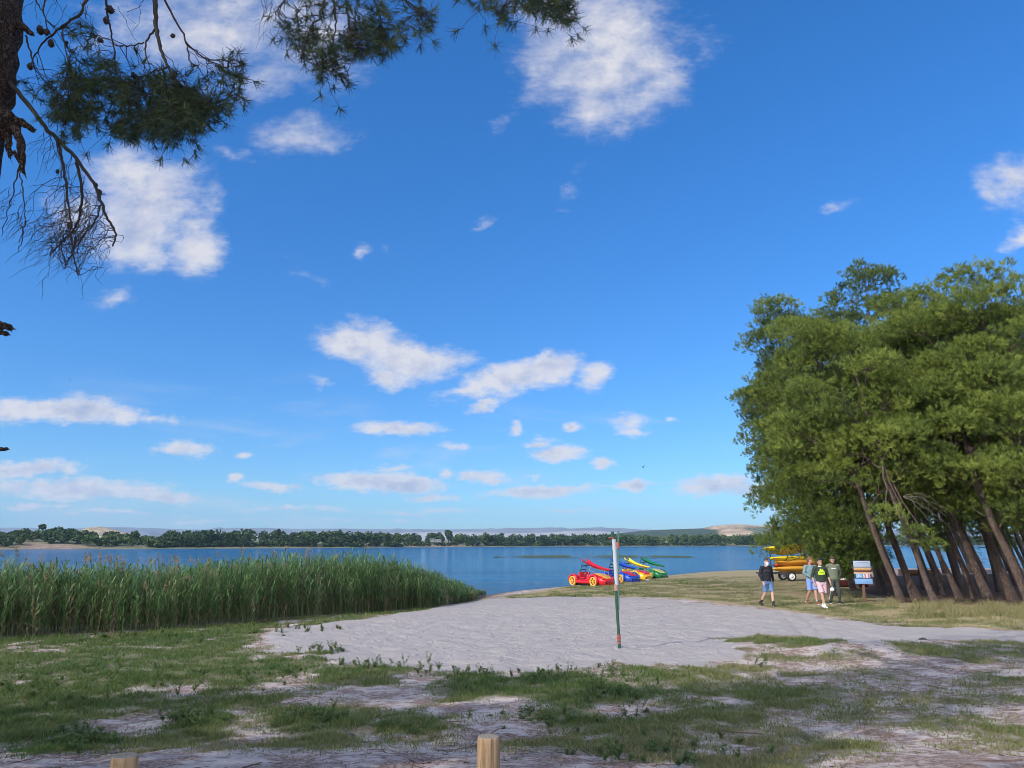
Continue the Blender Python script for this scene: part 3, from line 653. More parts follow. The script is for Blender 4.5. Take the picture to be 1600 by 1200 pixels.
def build_grove():
    # front row, each with its own lean and crown
    t1 = pine_tree('pine_tree', 'bushy pine with foliage reaching almost to the ground beside the kayak trailer', gp(1300, 36.0),
              dict(seed=11, H=13.6, hb=.9, lean=(-1.7, -.2), rad=2.2, nl=64, trunk_r=.17, per=100, low=True, base_tint=0.6, stubs=0, extra=[(D(u, v, 35.8+dy)-np.array(gp(1266, 37.5)), (r*1.1, r*1.1, r*.7)) for u, v, dy, r in ((1262, 868, 0, .75), (1288, 878, -.4, .7), (1310, 866, 0, .8), (1248, 846, -.6, .8), (1220, 838, .3, .7), (1272, 835, -.9, .9), (1300, 838, -.6, .9), (1236, 806, -.7, .9), (1208, 790, .2, .8), (1282, 800, -1, 1.), (1204, 735, .2, .8), (1225, 760, -.6, .9), (1275, 892, -.2, .45), (1255, 886, 0, .4), (1322, 842, .2, .8), (1330, 800, 0, .9), (1264, 884, -.5, .6), (1283, 889, -.5, .55), (1300, 880, -.4, .6), (1272, 870, -.7, .6), (1248, 862, -.5, .6), (1312, 858, 0, .7), (1258, 820, -.9, .8), (1214, 815, 0, .6), (1200, 760, .3, .7), (1206, 700, 0, .8), (1195, 850, .4, .4))]))
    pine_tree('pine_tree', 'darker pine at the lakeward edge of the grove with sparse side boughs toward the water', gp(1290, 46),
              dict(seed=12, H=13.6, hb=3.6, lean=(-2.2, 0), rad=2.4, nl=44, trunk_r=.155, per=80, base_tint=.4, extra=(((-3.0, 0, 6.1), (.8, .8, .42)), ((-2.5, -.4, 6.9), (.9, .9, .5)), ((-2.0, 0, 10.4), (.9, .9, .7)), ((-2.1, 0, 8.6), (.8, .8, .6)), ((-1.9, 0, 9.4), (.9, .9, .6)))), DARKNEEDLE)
    t2 = pine_tree('pine_tree', 'tall leaning pine with pale bare trunk just right of the information sign', gv(1411, 942),
              dict(seed=13, H=11.6, hb=4.3, lean=(-2.7, .4), rad=2.35, nl=44, trunk_r=.155, per=84, base_tint=0.68))
    t3 = pine_tree('pine_tree', 'leaning pine with dead pale twigs and one small low tuft on its slim trunk', gv(1466, 947),
              dict(seed=14, H=10.8, hb=4.9, lean=(-2.2, .5), rad=2.0, nl=34, trunk_r=.135, per=84, base_tint=0.72, extra=(((-.75, -.35, 2.65), (.62, .55, .34)), ((-.2, -.3, 2.3), (.4, .4, .2)), ((-2.1, -1.1, 3.4), (.75, .6, .35)))))
    A = Acc(); rg = np.random.default_rng(5)
    s0 = np.array((-.9, 0, 4.1))
    for i in range(5):
        e = s0+np.array((.6+1.1*rg.random(), -.5+.5*rg.random(), -1.2*rg.random()-.1)); q = curve(s0, e, (0, 0, .18), 8, .03); tube(A, q, np.linspace(.016, .004, 8), 4, cap=False)
        for j in range(4): k = q[rg.integers(3, 8)]; tube(A, curve(k, k+rg.normal(0, .28, 3)-np.array((0, 0, .1)), (0, 0, .04), 5, .02), np.linspace(.006, .002, 5), 3, cap=False)
    A.build('dead_branch', PALETWIG, t3)
    t4 = pine_tree('pine_tree', 'thick leaning pine with straw grass at its foot near the right edge', gv(1548, 940),
              dict(seed=15, H=12.6, hb=3.2, lean=(-2.1, .3), rad=2.55, nl=46, trunk_r=.185, per=84, base_tint=0.66, extra=(((1.2, -1.8, 3.0), (1.1, .9, .45)), ((.2, -1.6, 3.5), (1.2, .9, .5)), ((1.9, -1.4, 2.5), (.9, .8, .4)))))
    t5 = pine_tree('pine_tree', 'slender leaning pine between the two thick right hand trunks', gv(1502, 936),
              dict(seed=16, H=11.6, hb=5.2, lean=(-2.0, .6), rad=2.05, nl=34, trunk_r=.13, per=80, base_tint=0.5))
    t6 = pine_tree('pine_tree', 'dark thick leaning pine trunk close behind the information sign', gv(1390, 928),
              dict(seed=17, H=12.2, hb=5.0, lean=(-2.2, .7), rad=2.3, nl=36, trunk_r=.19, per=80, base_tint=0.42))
    t7 = pine_tree('pine_tree', 'tall pine with airy rounded top standing highest against the sky', gp(1445, 40),
              dict(seed=18, H=17.2, hb=8.5, lean=(-1.4, .4), rad=2.5, nl=56, trunk_r=.17, per=70, base_tint=0.44))
    # the others: copies set back in the dark of the grove
    protos = [t2, t4, t5, t6, t7, t3]; rg = np.random.default_rng(9)
    spots = [(1338, 42, 5, .95), (1316, 47, 3, .95), (1300, 44, 2, 1.05), (1392, 39, 1, .9), (1430, 34.5, 3, 1.0), (1470, 36, 2, 1.0), (1522, 34, 0, .98), (1580, 33, 3, .98), (1610, 29.5, 1, .96), (1645, 32, 0, 1.02),
             (1695, 29, 1, 1.0), (1720, 34, 3, 1.05), (1560, 38, 4, .80), (1625, 39, 2, 1.1), (1500, 41, 1, .98), (1670, 44, 3, 1.15), (1400, 46, 2, 1.05), (1545, 46, 0, 1.05), (1760, 40, 1, 1.1), (1600, 49, 3, 1.15), (1470, 49, 3, 1.05), (1350, 50, 4, .78), (1780, 30, 0, 1.0), (1530, 53, 2, 1.15), (1650, 54, 1, 1.15), (1720, 50, 2, 1.15), (1590, 43, 2, 1.05), (1455, 44, 5, 1.05), (1372, 41, 4, .90), (1500, 43, 4, .90), (1335, 39, 2, 1.03), (1520, 62, 2, 1.2), (1580, 66, 1, 1.2), (1635, 62, 0, 1.2), (1690, 60, 3, 1.2), (1740, 66, 1, 1.2), (1565, 57, 3, 1.15), (1610, 56, 2, 1.15), (1480, 60, 1, 1.1), (1660, 50, 1, 1.15)]
    labels = ['pine trunk standing in the dark shade deep inside the grove at right']
    for u, d, k, sc in spots:
        if k == 5: k = 3
        dup(protos[k], gp(u, d), rg.normal(0, .45), labels[0], sc*(.96+.08*rg.random()))
    return protos
PROTOS = build_grove()
# pines behind the viewer, whose shade lies on the near sand
def build_behind():
    rg = np.random.default_rng(21)
    for i, (x, y, k, sc) in enumerate(BEHIND):
        dup(PROTOS[k], (x, y, .5), rg.random()*6.28, 'pine standing behind the viewpoint and shading the near sand', sc)['group'] = 'pines behind the viewpoint'
BEHIND = [(-12.5, -3, 1, .9), (-10.2, 1.6, 1, .92), (-7.0, -4.5, 3, .9), (-1.5, -6, 1, .9), (-16.5, 2, 1, .85)]
build_behind()
# ------------------------------------------------------------------ the near pine that hangs into the picture
def build_near_pine():
    global rng
    rng = np.random.default_rng(31)
    Y = 5.9
    o = thing('overhanging_pine', 'near pine trunk at top left with cones, bare twigs and hanging needle boughs', 'tree', (D(-240, 1235, Y)[0], Y, .4))
    off = -np.array(o.location)
    def d(u, v, y=Y): return D(u, v, y)+off
    T = Acc()
    path = [(-240, 1260), (-225, 1000), (-180, 700), (-132, 450), (-80, 245), (-54, 120), (-40, 0), (-20, -220), (20, -500), (60, -900)]
    TP = q = np.array([d(u, v) for u, v in path]); tt = np.linspace(0, 1, 10); t2 = np.linspace(0, 1, 60)
    q = np.stack([np.interp(t2, tt, q[:, a]) for a in range(3)], -1); q[1:-1] += rng.normal(0, .006, (58, 3))
    TP = q.copy(); tube(T, q, np.interp(t2, [0, .08, .7, 1], [.46, .375, .36, .22])*(1+.03*rng.normal(0, 1, 60)), 28)
    # knot with broken stubs
    ellipsoid(T, d(-12, 190), (.19, .16, .15), jit=.05)
    for pts, r0 in (([(2, 190), (22, 200), (33, 222), (34, 262)], .055), ([(8, 205), (14, 225), (15, 243)], .035), ([(20, 186), (40, 196), (52, 204)], .04), ([(30, 38), (44, 48), (50, 54)], .035), ([(-100, 495), (-30, 505), (-4, 507), (16, 512)], .06), ([(-100, 512), (-30, 520), (0, 519), (12, 522)], .03), ([(-150, 690), (-10, 700), (4, 702), (11, 701)], .025)):
        p = np.array([d(u, v) for u, v in pts]); n = len(p)*3; s = np.linspace(0, 1, n); p = np.stack([np.interp(s, np.linspace(0, 1, len(pts)), p[:, a]) for a in range(3)], -1)
        tube(T, p+rng.normal(0, .004, p.shape), np.linspace(r0, r0*.42, n)*(1+.12*rng.normal(0, 1, n)), 7)
        for _ in range(5): e = p[-1]+(p[-1]-p[-4])*rng.uniform(.15, .5)+rng.normal(0, r0*.3, 3); tube(T, [p[-3]+rng.normal(0, r0*.25, 3), p[-1]+rng.normal(0, r0*.2, 3), e], (r0*.3, r0*.22, .002), 4)
    T.build('trunk', NEARBARK, o)
    B = Acc(); F = Acc()
    def limb(pts, r0, r1, y0=Y, y1=Y):
        p = np.array([d(u, v, y0+(y1-y0)*i/(len(pts)-1)) for i, (u, v) in enumerate(pts)]); n = 5*len(pts); s = np.linspace(0, 1, n)
        # smooth the polyline
        p = np.stack([np.interp(s, np.linspace(0, 1, len(pts)), p[:, a]) for a in range(3)], -1)
        for _ in range(4): p[1:-1] = (p[:-2]+2*p[1:-1]+p[2:])/4
        p[1:-1] += rng.normal(0, .005, (n-2, 3)); tube(B, p, np.linspace(r0, r1, n), 6, cap=False); return p
    bare = [limb([(16, 130), (45, 165), (75, 205), (115, 240), (150, 290), (158, 320), (172, 350), (183, 368), (176, 385)], .021, .006),
            limb([(92, 222), (98, 255), (105, 295), (110, 350), (112, 395), (122, 430)], .013, .004, Y, Y-.1),
            limb([(120, 250), (128, 290), (128, 330), (120, 352), (98, 375), (78, 400)], .014, .004, Y, Y+.12),
            limb([(158, 320), (150, 345), (130, 372), (112, 395), (100, 420)], .008, .003, Y, Y+.05)]
    def twig(p, e, sag, r0=.0032, n=7, jit=.012, side=None):
        q = curve(p, e, sag, n, jit); tube(B, q, np.linspace(r0, .0011, n), 3, cap=False); return q
    # the fan of bare hanging twigs
    for i in range(130):
        b = bare[rng.integers(0, 4)]; p = b[int(len(b)*(.2+.79*rng.random()))]
        a = rng.random()*6.28; rr = rng.random()**.5; u, v = 104+86*rr*math.cos(a), 368+86*rr*math.sin(a)
        e = d(u, v, Y+rng.normal(0, .16)); vec = e-p
        if np.linalg.norm(vec) > .5: e = p+vec*.5/np.linalg.norm(vec)
        q = twig(p, e, (rng.normal(0, .05), rng.normal(0, .03), .05*rng.random()), .0034)
        for _ in range(2):
            k = q[rng.integers(3, 7)]; twig(k, k+np.array((rng.normal(-.05, .07), rng.normal(0, .05), -.05-.14*rng.random())), (rng.normal(0, .02), 0, 0), .002, 5, .006)
    for pts in ([(30, 270), (38, 310), (40, 345), (30, 380)], [(30, 262), (20, 300), (10, 340), (2, 370)], [(40, 345), (36, 372), (28, 395)]): limb(pts, .006, .002)
    for i in range(22):
        p = d(rng.uniform(5, 42), rng.uniform(290, 350)); twig(p, p+np.array((rng.normal(-.1, .09), rng.normal(0, .1), -.1-.2*rng.random())), (rng.normal(0, .04), 0, 0), .0025)
    for i in range(16):
        p = bare[0][rng.integers(8, 26)]; twig(p, p+np.array((rng.normal(-.12, .1), rng.normal(0, .1), -.12-.25*rng.random())), (rng.normal(0, .06), 0, 0), .0024)
    # limbs with foliage
    def cluster(limbs, ells, n, nneed=30, L=.085):
        anchors = np.concatenate([l[2:] for l in limbs]); C, Dr = [], []
        w = np.array([e[2]*e[3]*e[4] for e in ells], float); w /= w.sum()
        for i in range(n):
            e = ells[rng.choice(len(ells), p=w)]; a = rng.random()*6.28; rr = rng.random()**.5
            c = d(e[0]+e[2]*rr*math.cos(a), e[1]+e[3]*rr*math.sin(a), Y+rng.normal(0, .28)); C.append(c)
            dd = np.linalg.norm((anchors-c)*np.array((1, .6, 1)), axis=1)+.35*np.clip(c[2]-anchors[:, 2], 0, 9)*3
            k = rng.choice(np.argsort(dd)[:7]); p = anchors[k]
            q = twig(p, c, (rng.normal(0, .04), rng.normal(0, .04), -.03+.05*rng.random()), .0042, 8, .010); Dr.append(q[-1]-q[-3]+np.array((0, -.0, -.012)))
            if rng.random() < .5: k2 = q[rng.integers(3, 7)]; e2 = k2+rng.normal(0, .1, 3)-np.array((0, 0, .06)); twig(k2, e2, (0, 0, .01), .003, 5); C.append(e2); Dr.append(e2-k2)
        C, Dr = np.array(C), nrm(np.array(Dr)); m = len(C)
        cc = np.repeat(C, nneed, 0); dr = np.repeat(Dr, nneed, 0); r = nrm(rng.normal(0, 1, cc.shape)); v = nrm(dr*rng.uniform(.15, 1.2, len(cc))[:, None]+r*.85)
        p = cc-dr*(.05*rng.random(len(cc)))[:, None]; ln = L*(.7+.5*rng.random(len(cc)))[:, None]; s = nrm(np.cross(v, rng.normal(0, 1, v.shape)))*.0024
        V = np.stack([p-s, p+s, p+v*ln+s*.4, p+v*ln-s*.4], 1).reshape(-1, 3)
        F.add(V, np.arange(len(cc))[:, None]*4+np.arange(4)[None], 0, np.repeat(np.clip(np.repeat(rng.normal(.5, .2, m), nneed)+rng.normal(0, .08, len(cc)), 0, 1), 4), False)
    LA = [limb([(238, -60), (243, 0), (243, 40), (250, 75), (262, 105), (275, 125)], .026, .008), limb([(243, 45), (228, 65), (226, 85), (235, 105)], .010, .004), limb([(250, -30), (262, 10), (288, 55), (295, 90), (302, 110)], .012, .004, Y, Y-.2), limb([(290, 65), (315, 90), (345, 96), (372, 95)], .007, .003, Y-.2, Y-.1),
          limb([(165, -40), (166, 0), (172, 40), (178, 75), (182, 115)], .012, .004, Y, Y+.25), limb([(142, -20), (128, 22), (98, 40), (80, 55), (60, 75), (45, 108)], .014, .005, Y-.1, Y+.1), limb([(78, -20), (66, 15), (72, 40), (80, 55)], .008, .004), limb([(50, -30), (58, 8), (66, 15)], .007, .004), limb([(40, 55), (48, 85), (55, 110), (90, 150), (120, 185)], .008, .003, Y, Y+.2), limb([(262, 105), (240, 112), (205, 128), (190, 135)], .008, .003, Y, Y+.2), limb([(268, 118), (290, 140), (315, 150), (335, 165)], .008, .003), limb([(225, 66), (205, 72), (185, 72)], .007, .003), limb([(98, 40), (100, 70), (108, 100), (100, 130)], .007, .003, Y, Y-.1)]
    cluster(LA, [(200, 160, 115, 40, 1.), (235, 205, 60, 28, 1.2), (330, 165, 50, 28, 1.2), (365, 110, 28, 40, .7), (110, 150, 42, 40, .8), (150, 115, 45, 30, .5), (130, 60, 20, 30, .5), (110, 205, 22, 22, .8), (165, 95, 16, 20, .5), (280, 190, 50, 25, 1.2), (265, 130, 30, 20, .6)], 460)
    LB = [limb([(532, -60), (540, -10), (547, 40), (548, 75)], .018, .005), limb([(515, -40), (508, 0), (495, 35), (478, 60), (470, 90)], .012, .004, Y, Y-.2), limb([(560, -40), (585, 0), (596, 35), (600, 60)], .012, .004, Y, Y+.2), limb([(610, -40), (630, 0), (655, 15), (672, 30)], .010, .004), limb([(470, -40), (450, -5), (430, 20)], .008, .003, Y, Y+.2), limb([(478, 60), (490, 90), (505, 118)], .006, .003), limb([(520, -30), (525, 30), (520, 70), (515, 90)], .009, .003, Y+.2, Y+.3)]
    cluster(LB, [(505, 75, 50, 28, 1.), (590, 48, 45, 30, 1.2), (560, 75, 55, 20, 1.2), (655, 35, 22, 22, 1.1), (470, 50, 24, 30, .8), (640, 10, 40, 14, .6), (515, 112, 24, 18, .6), (440, 25, 22, 18, .3), (500, 10, 60, 16, .6), (570, 10, 60, 14, .5)], 220, 26)
    LC = [limb([(700, -70), (760, -30), (815, -8), (860, 8), (893, 14)], .016, .004), limb([(800, -15), (790, 5), (782, 24)], .005, .003)]
    cluster(LC, [(860, 6, 42, 22, 1.2), (800, 8, 50, 16, .9), (755, 2, 28, 12, .6), (885, 20, 18, 18, 1.), (780, 32, 14, 10, .5)], 95, 28)
    for i in range(26):   # thin wisps with no needles, hanging from the top
        u = rng.choice([rng.uniform(180, 240), rng.uniform(400, 440), rng.uniform(50, 140)]); p = d(u, rng.uniform(-25, 20), Y+rng.normal(0, .2)); twig(p, p+np.array((rng.normal(-.05, .12), rng.normal(0, .1), -.15-.3*rng.random())), (rng.normal(0, .06), 0, 0), .0026, 8)
    B.build('branch', TWIG, o)
    F.build('needles', NEARNEEDLE, o)
    for i, (u, v, r) in enumerate([(63, 47, 8), (80, 68, 7), (73, 50, 7), (172, 15, 9), (166, 32, 7), (157, 63, 6), (270, 56, 5), (47, 104, 6), (209, 118, 6), (290, 140, 7), (272, 117, 7), (104, 67, 4), (155, 301, 6), (109, 352, 6), (90, 268, 4), (150, 289, 4)]):
        A = Acc(); rr = r/FPX*Y; c = d(u, v, Y+rng.normal(0, .03)); ellipsoid(A, c, (rr*.72, rr*.72, rr), rotx(rng.normal(0, .5)), nu=12, nv=9, jit=.06)
        for j in range(26):
            w = nrm(rng.normal(0, 1, 3)); A.add(np.array([c+w*rr*.6+np.cross(w, (0, 0, 1))*rr*.22, c+w*rr*.6-np.cross(w, (0, 0, 1))*rr*.22, c+w*rr*1.12]), [[0, 1, 2]], 0, .5, False)
        A.build('pine_cone', TWIG, o)
    # rest of the crown, above the picture
    U = Acc(); lobes = []
    for i in range(46):
        a = rng.random()*6.28; rr = 3.4*rng.random()**.5; z = rng.uniform(8.9, 13.4); x, y = math.cos(a)*rr+.4, math.sin(a)*rr-.2
        top = (Y+y)*.80+2.3+1.0
        if z < top: continue
        s = .6+.45*rng.random(); lobes.append((np.array((x+.6, y, z-.4)), (s*1.2, s*1.2, s*.6)))
    lobe_crown(U, lobes, 40, .2, .16, 10, .5); U.build('upper_crown', NEEDLE, o)
    L2 = Acc()
    for c, r in lobes: tube(L2, curve(q_at(TP, c[2]-1.2) , c, (0, 0, -.2), 6, .04), np.linspace(.06, .012, 6), 5, cap=False)
    for l, top in ((LA[0], 0), (LA[4], 1), (LB[0], 2), (LC[0], 3), (LB[3], 2), (LA[2], 0), (LA[5], 0), (LB[4], 2)):
        e = l[0]; s = q_at(TP, min(e[2]+.9, 10.5)); tube(L2, curve(s, e, (0, 0, .35), 10, .02), np.linspace(.05, .02, 10), 6, cap=False)
    L2.build('limb', NEARBARK, o)
def q_at(q, z): return np.array([np.interp(z, q[:, 2], q[:, a]) for a in range(3)])
build_near_pine()
# ------------------------------------------------------------------ far shore
FS = [tuple(P(u, v, WZ)[:2]) for u, v in [(-700, 861), (-200, 859.5), (0, 858.6), (250, 857.6), (500, 856.2), (620, 855.4), (750, 854.4), (900, 853.8), (1190, 853.6), (1500, 852.5), (1800, 852.2), (2600, 854)]]
def far_z(x, y):
    s = -poly_sdf(x, y, FS, False)                        # positive beyond the far waterline
    u = x/y                                              # used only to vary relief along the shore
    z = WZ+np.where(s > 0, 1.4*(1-np.exp(-s/8.))+.012*np.clip(s, 0, 400), s*.15)
    left = smooth01(-u, .44, .52); z = z+left*smooth01(s, 5, 90)*2.8
    z = z+np.exp(-((u+.585)/.06)**2)*smooth01(s, 4, 34)*2.*smooth01(-s, -200, -100)
    z = z+.6*fbm(x*.02, y*.02, 4)*smooth01(s, 0, 40)+.35*fbm(x*.11, y*.11, 3)*smooth01(s, 1, 20)
    return z, s
def build_far():
    global rng
    rng = np.random.default_rng(41)
    m, t, b = new_mat('far_soil')
    pos = t.n('ShaderNodeNewGeometry').outputs['Position']; n = t.noise(pos, .05, 6, .65); n2 = t.noise(t.vm('MULTIPLY', pos, (1., 1., 5.)), .25, 6, .7)
    a = t.n('ShaderNodeAttribute', attribute_name='tint').outputs['Fac']
    c = t.mix(t.sstep(n, .35, .65), c4((.085, .10, .04)), c4((.20, .18, .09)))
    c2 = t.mix(t.sstep(n2, .38, .62), c4((.20, .13, .09)), c4((.34, .25, .175)))
    c = t.mix(a, c, c2); t.t.links.new(c, b.inputs['Base Color']); b.inputs['Roughness'].default_value = .95
    xs = axis(-520, 420, 5, -6000, 6000, 1.15); l = list(np.arange(330, 900, 5)); s = 5
    while l[-1] < 9000: s *= 1.1; l.append(l[-1]+s)
    X, Y = np.meshgrid(xs, np.array(l)); x, y = X.ravel(), Y.ravel(); z, s = far_z(x, y); u = x/y
    rock = np.maximum(np.exp(-((u+.585)/.055)**2)*smooth01(s, 0, 3)*smooth01(-s, -26, -13)*.9, np.exp(-((u+.10)/.045)**2)*smooth01(s, 0, 3)*smooth01(-s, -26, -14))
    rock = np.maximum(rock, .9*np.exp(-((u+.505)/.035)**2)*smooth01(s, 60, 75)*smooth01(-s, -130, -110)); rock = np.clip(rock*1.3, 0, 1)
    A = Acc(); A.add(np.stack([x, y, z], -1), grid_faces(len(xs), len(l)), 0, rock); A.build('far_shore', m, kind='structure')
    # wood along the far shore
    FAR = mat_leaf('far_pine_crowns', [(0, (.022, .045, .018)), (.5, (.052, .09, .028)), (1, (.12, .16, .04))], .1, .7)
    W = Acc(); T = Acc()
    def tree(x, y, z, h, r, tint, nb=130, conic=.0):
        nb = int(nb); v = nrm(rng.normal(0, 1, (nb, 3))); sub = nrm(rng.normal(0, 1, (6, 3))); bump = .75+.4*np.max(np.clip(v @ sub.T, 0, 1)**5, axis=1)
        hh = h*.42; p = v*np.array((r, r, hh))*(bump*(.75+.3*rng.random(nb)))[:, None]
        if conic: p[:, :2] *= (1-conic*np.clip(p[:, 2:]/hh, -1, 1))
        p += np.array((x, y, z+h-hh)); s = .42*r**.6*(.6+.7*rng.random(nb)); w = nrm(rng.normal(0, 1, (nb, 3)))*s[:, None]; k = nrm(np.cross(w, rng.normal(0, 1, (nb, 3))))*s[:, None]*.8
        V = np.stack([p-w, p-k, p+w, p+k], 1).reshape(-1, 3)
        W.add(V, np.arange(nb)[:, None]*4+np.arange(4)[None], 0, np.repeat(np.clip(tint+rng.normal(0, .13, nb), 0, 1), 4), False)
        tube(W, [(x, y, z-.3), (x, y, z+h*.55)], (.028*h, .016*h), 4, 1, cap=False)
    cnt = 0
    for row, (s0, s1, n) in enumerate([(7, 20, 280), (20, 48, 250), (48, 90, 190), (90, 150, 200), (150, 260, 180)]):
        for i in range(n):
            u = rng.uniform(-.78, 1.0); sd = rng.uniform(s0, s1)
            # walk out to the shore along this bearing
            yy = np.interp(u, [p[0]/p[1] for p in FS], [p[1] for p in FS])+sd; xx = u*yy
            z, s = far_z(np.array([xx]), np.array([yy])); s = s[0]; z = z[0]
            if s < 5: continue
            if abs(u+.585) < .04 and s < 15: continue
            if -.143 < u < -.058 and s < 20: continue
            if -.545 < u < -.475 and 45 < s < 125: continue
            if -.40 < u < -.36 and s > 40 and rng.random() < .7: continue
            if abs(u+.32) < .018 and s < 30: continue
            left = u < -.44
            h = (3.6+2.2*rng.random()) if left else (7.4+3.2*rng.random())
            if s > 90 and not left: h *= .85
            if u > .09: h *= 1.05
            tint = .36+(.14 if u > .1 else 0)+(.5 if u > .14 and s > 30 else 0)*rng.random()+rng.normal(0, .12)+(.1 if left else 0)
            tree(xx, yy, z, h, h*(.36+.14*rng.random()) if not left else h*(.5+.2*rng.random()), tint, 100 if s > 50 else 130); cnt += 1
    for i in range(240):      # low scrub at the waterline and on the left hill
        u = rng.uniform(-.72, -.44); sd = rng.uniform(30, 160); yy = np.interp(u, [p[0]/p[1] for p in FS], [p[1] for p in FS])+sd; xx = u*yy
        if abs(u+.51) < .04 and 45 < sd < 125: continue
        z, s = far_z(np.array([xx]), np.array([yy])); tree(xx, yy, z[0]-.4, 2.6+1.8*rng.random(), 1.8+1.2*rng.random(), .42+rng.normal(0, .13), 90)
    for i in range(420):      # undergrowth under the wood
        u = rng.uniform(-.46, .75); yy = np.interp(u, [p[0]/p[1] for p in FS], [p[1] for p in FS])+rng.uniform(5, 14); xx = u*yy
        if -.143 < u < -.058 and rng.random() < .6: continue
        z, s = far_z(np.array([xx]), np.array([yy])); tree(xx, yy, z[0]-.5, 2.4+2.2*rng.random(), 2.2+1.6*rng.random(), .34+rng.normal(0, .12), 70)
    print('far trees', cnt)
    W.build('far_wood', [FAR, TWIG], kind='stuff', label='dark pine wood lining the far shore of the lake', cat='wood')
    # single trees one can pick out
    def single(u, v, y, h, r, tint, label, con=0.):
        global rng
        p = D(u, v, y); o = thing('far_tree', label, 'tree', (p[0], y, p[2]-h)); W.__init__()
        tree(0, 0, 0, h, r, tint, 260, con); A2 = Acc(); A2.V, A2.T, A2.n = W.V[:1], W.T[:1], W.n; A2.F = W.F[:1]; A2.build('crown', FAR, o)
        A3 = Acc(); tube(A3, [(0, 0, -4), (0, 0, h*.3), (.2, 0, h*.6)], (.3, .22, .12), 6); A3.build('trunk', TWIG, o)
    single(68, 818.5, 520, 4.6, 2.3, .3, 'lone round tree on top of the far left hill'); single(436, 827.5, 545, 9.5, 2.3, .3, 'pointed tree rising above the far wood', .5)
    single(212, 830, 500, 5.5, 2.6, .5, 'rounded tree at the right end of the far tan field'); single(701, 826.5, 640, 9.5, 3.4, .4, 'taller round pine behind the small white house')
    # rocky knoll behind the left hill
    k, t, b = new_mat('ochre_rock'); pos = t.n('ShaderNodeNewGeometry').outputs['Position']; n = t.noise(pos, .22, 6, .7)
    t.t.links.new(t.ramp(n, [(.3, (.16, .13, .07)), (.45, (.34, .26, .16)), (.65, (.46, .38, .26))]), b.inputs['Base Color']); b.inputs['Roughness'].default_value = .95
    def mound(name, prof, y, depth, mat, tintf=None, rough=1., zb=-6, ny=24, res=160, kind='structure', **kw):
        """ridge whose skyline follows prof: (u, v) pixels at depth y; falls off to both sides"""
        us = np.linspace(prof[0][0], prof[-1][0], res); vs = np.interp(us, [p[0] for p in prof], [p[1] for p in prof])
        Vv = []
        for j in range(ny):
            f = j/(ny-1); yy = y+depth*(f-.62); w = (smooth01(np.array([f]), 0, .62)*smooth01(np.array([1-f]), 0, .38))[0]
            for i in range(res):
                top = D(us[i], vs[i], y); x = top[0]; zt = zb+(top[2]-zb)*w
                zt += rough*float(fbm(np.array([x*14/depth]), np.array([yy*14/depth]), 4)[0])*w*(1-w)*2; Vv.append((x, yy, zt))
        A = Acc(); A.add(Vv, grid_faces(res, ny), 0, .5); return A.build(name, mat, kind=kind, **kw)
    mound('hill_knoll', [(100, 838), (118, 835), (135, 829), (142, 826), (148, 823.5), (160, 823), (168, 825.5), (180, 828), (200, 833), (225, 838)], 760, 150, k, rough=4)
    # right hill: ochre top, orchard rows, dark green ridge
    h, t, b = new_mat('orchard_hill'); pos = t.n('ShaderNodeNewGeometry').outputs['Position']; sx = t.n('ShaderNodeSeparateXYZ', {0: pos}).outputs
    n = t.noise(pos, .02, 6, .6); wob = t.m('MULTIPLY', t.m('SUBTRACT', t.noise(pos, .012, 4), .5), 60.)
    rows = t.sstep(t.m('SINE', t.m('MULTIPLY', t.m('ADD', sx[0], t.m('MULTIPLY', sx[1], .22)), .62)), -.5, .5)
    green = t.mix(rows, c4((.17, .15, .08)), c4((.035, .075, .035)))
    och = t.mix(t.sstep(t.noise(pos, .05, 7, .7), .35, .65), c4((.24, .15, .09)), c4((.50, .40, .25)))
    edge = t.m('ADD', sx[2], t.m('MULTIPLY', wob, .22))
    xx = t.m('ADD', sx[0], wob)
    orch = t.m('MULTIPLY', t.sstep(xx, 408., 420.), t.m('SUBTRACT', 1., t.sstep(edge, 29., 32.)))
    dark = t.m('SUBTRACT', 1., t.sstep(xx, 360., 372.))
    c = t.mix(orch, och, green); c = t.mix(dark, c, t.mix(n, c4((.022, .045, .025)), c4((.06, .085, .04)))); t.t.links.new(c, b.inputs['Base Color']); b.inputs['Roughness'].default_value = .95
    mound('hill_orchard', [(880, 842), (960, 834), (1000, 829.5), (1040, 827.5), (1098, 825.5), (1112, 822), (1130, 820), (1155, 819.3), (1180, 821), (1230, 823), (1300, 827), (1400, 836)], 1500, 520, h, rough=5, ny=40, res=240)
    # pale plateau strips and blue mountains far away
    pl = paint('pale_plateau', (.34, .32, .29), .95, .25, .004); mt = paint('far_mountain', (.17, .17, .16), .95, .45, .004)
    mound('hill_plateau', [(380, 837), (450, 834), (520, 833), (600, 833.5), (640, 832), (700, 831.4), (760, 831.6), (800, 833), (860, 832), (890, 829.4), (930, 829.2), (970, 832), (1030, 837)], 3600, 900, pl, rough=6, zb=-10)
    mound('mountain_ridge', [(-120, 826), (20, 824.5), (60, 826), (120, 826), (180, 823.5), (215, 824.5), (260, 826), (300, 827.5), (345, 827), (372, 824.8), (420, 825.5), (480, 826.5), (540, 825.8), (560, 826.5), (640, 827.5), (740, 827), (800, 826), (860, 824.2), (890, 826), (930, 824.2), (970, 825.3), (1010, 828), (1100, 827), (1200, 829), (1400, 828), (1600, 829)], 6500, 2500, mt, rough=70, zb=-10, ny=30, res=400)
    # small white house over the water
    y = 585; p0 = D(676, 843.5, y); o = thing('lake_house', 'small white flat house above the rocky bank of the far shore', 'house', (p0[0], y, p0[2]-1.8)); o.scale = (.72,)*3
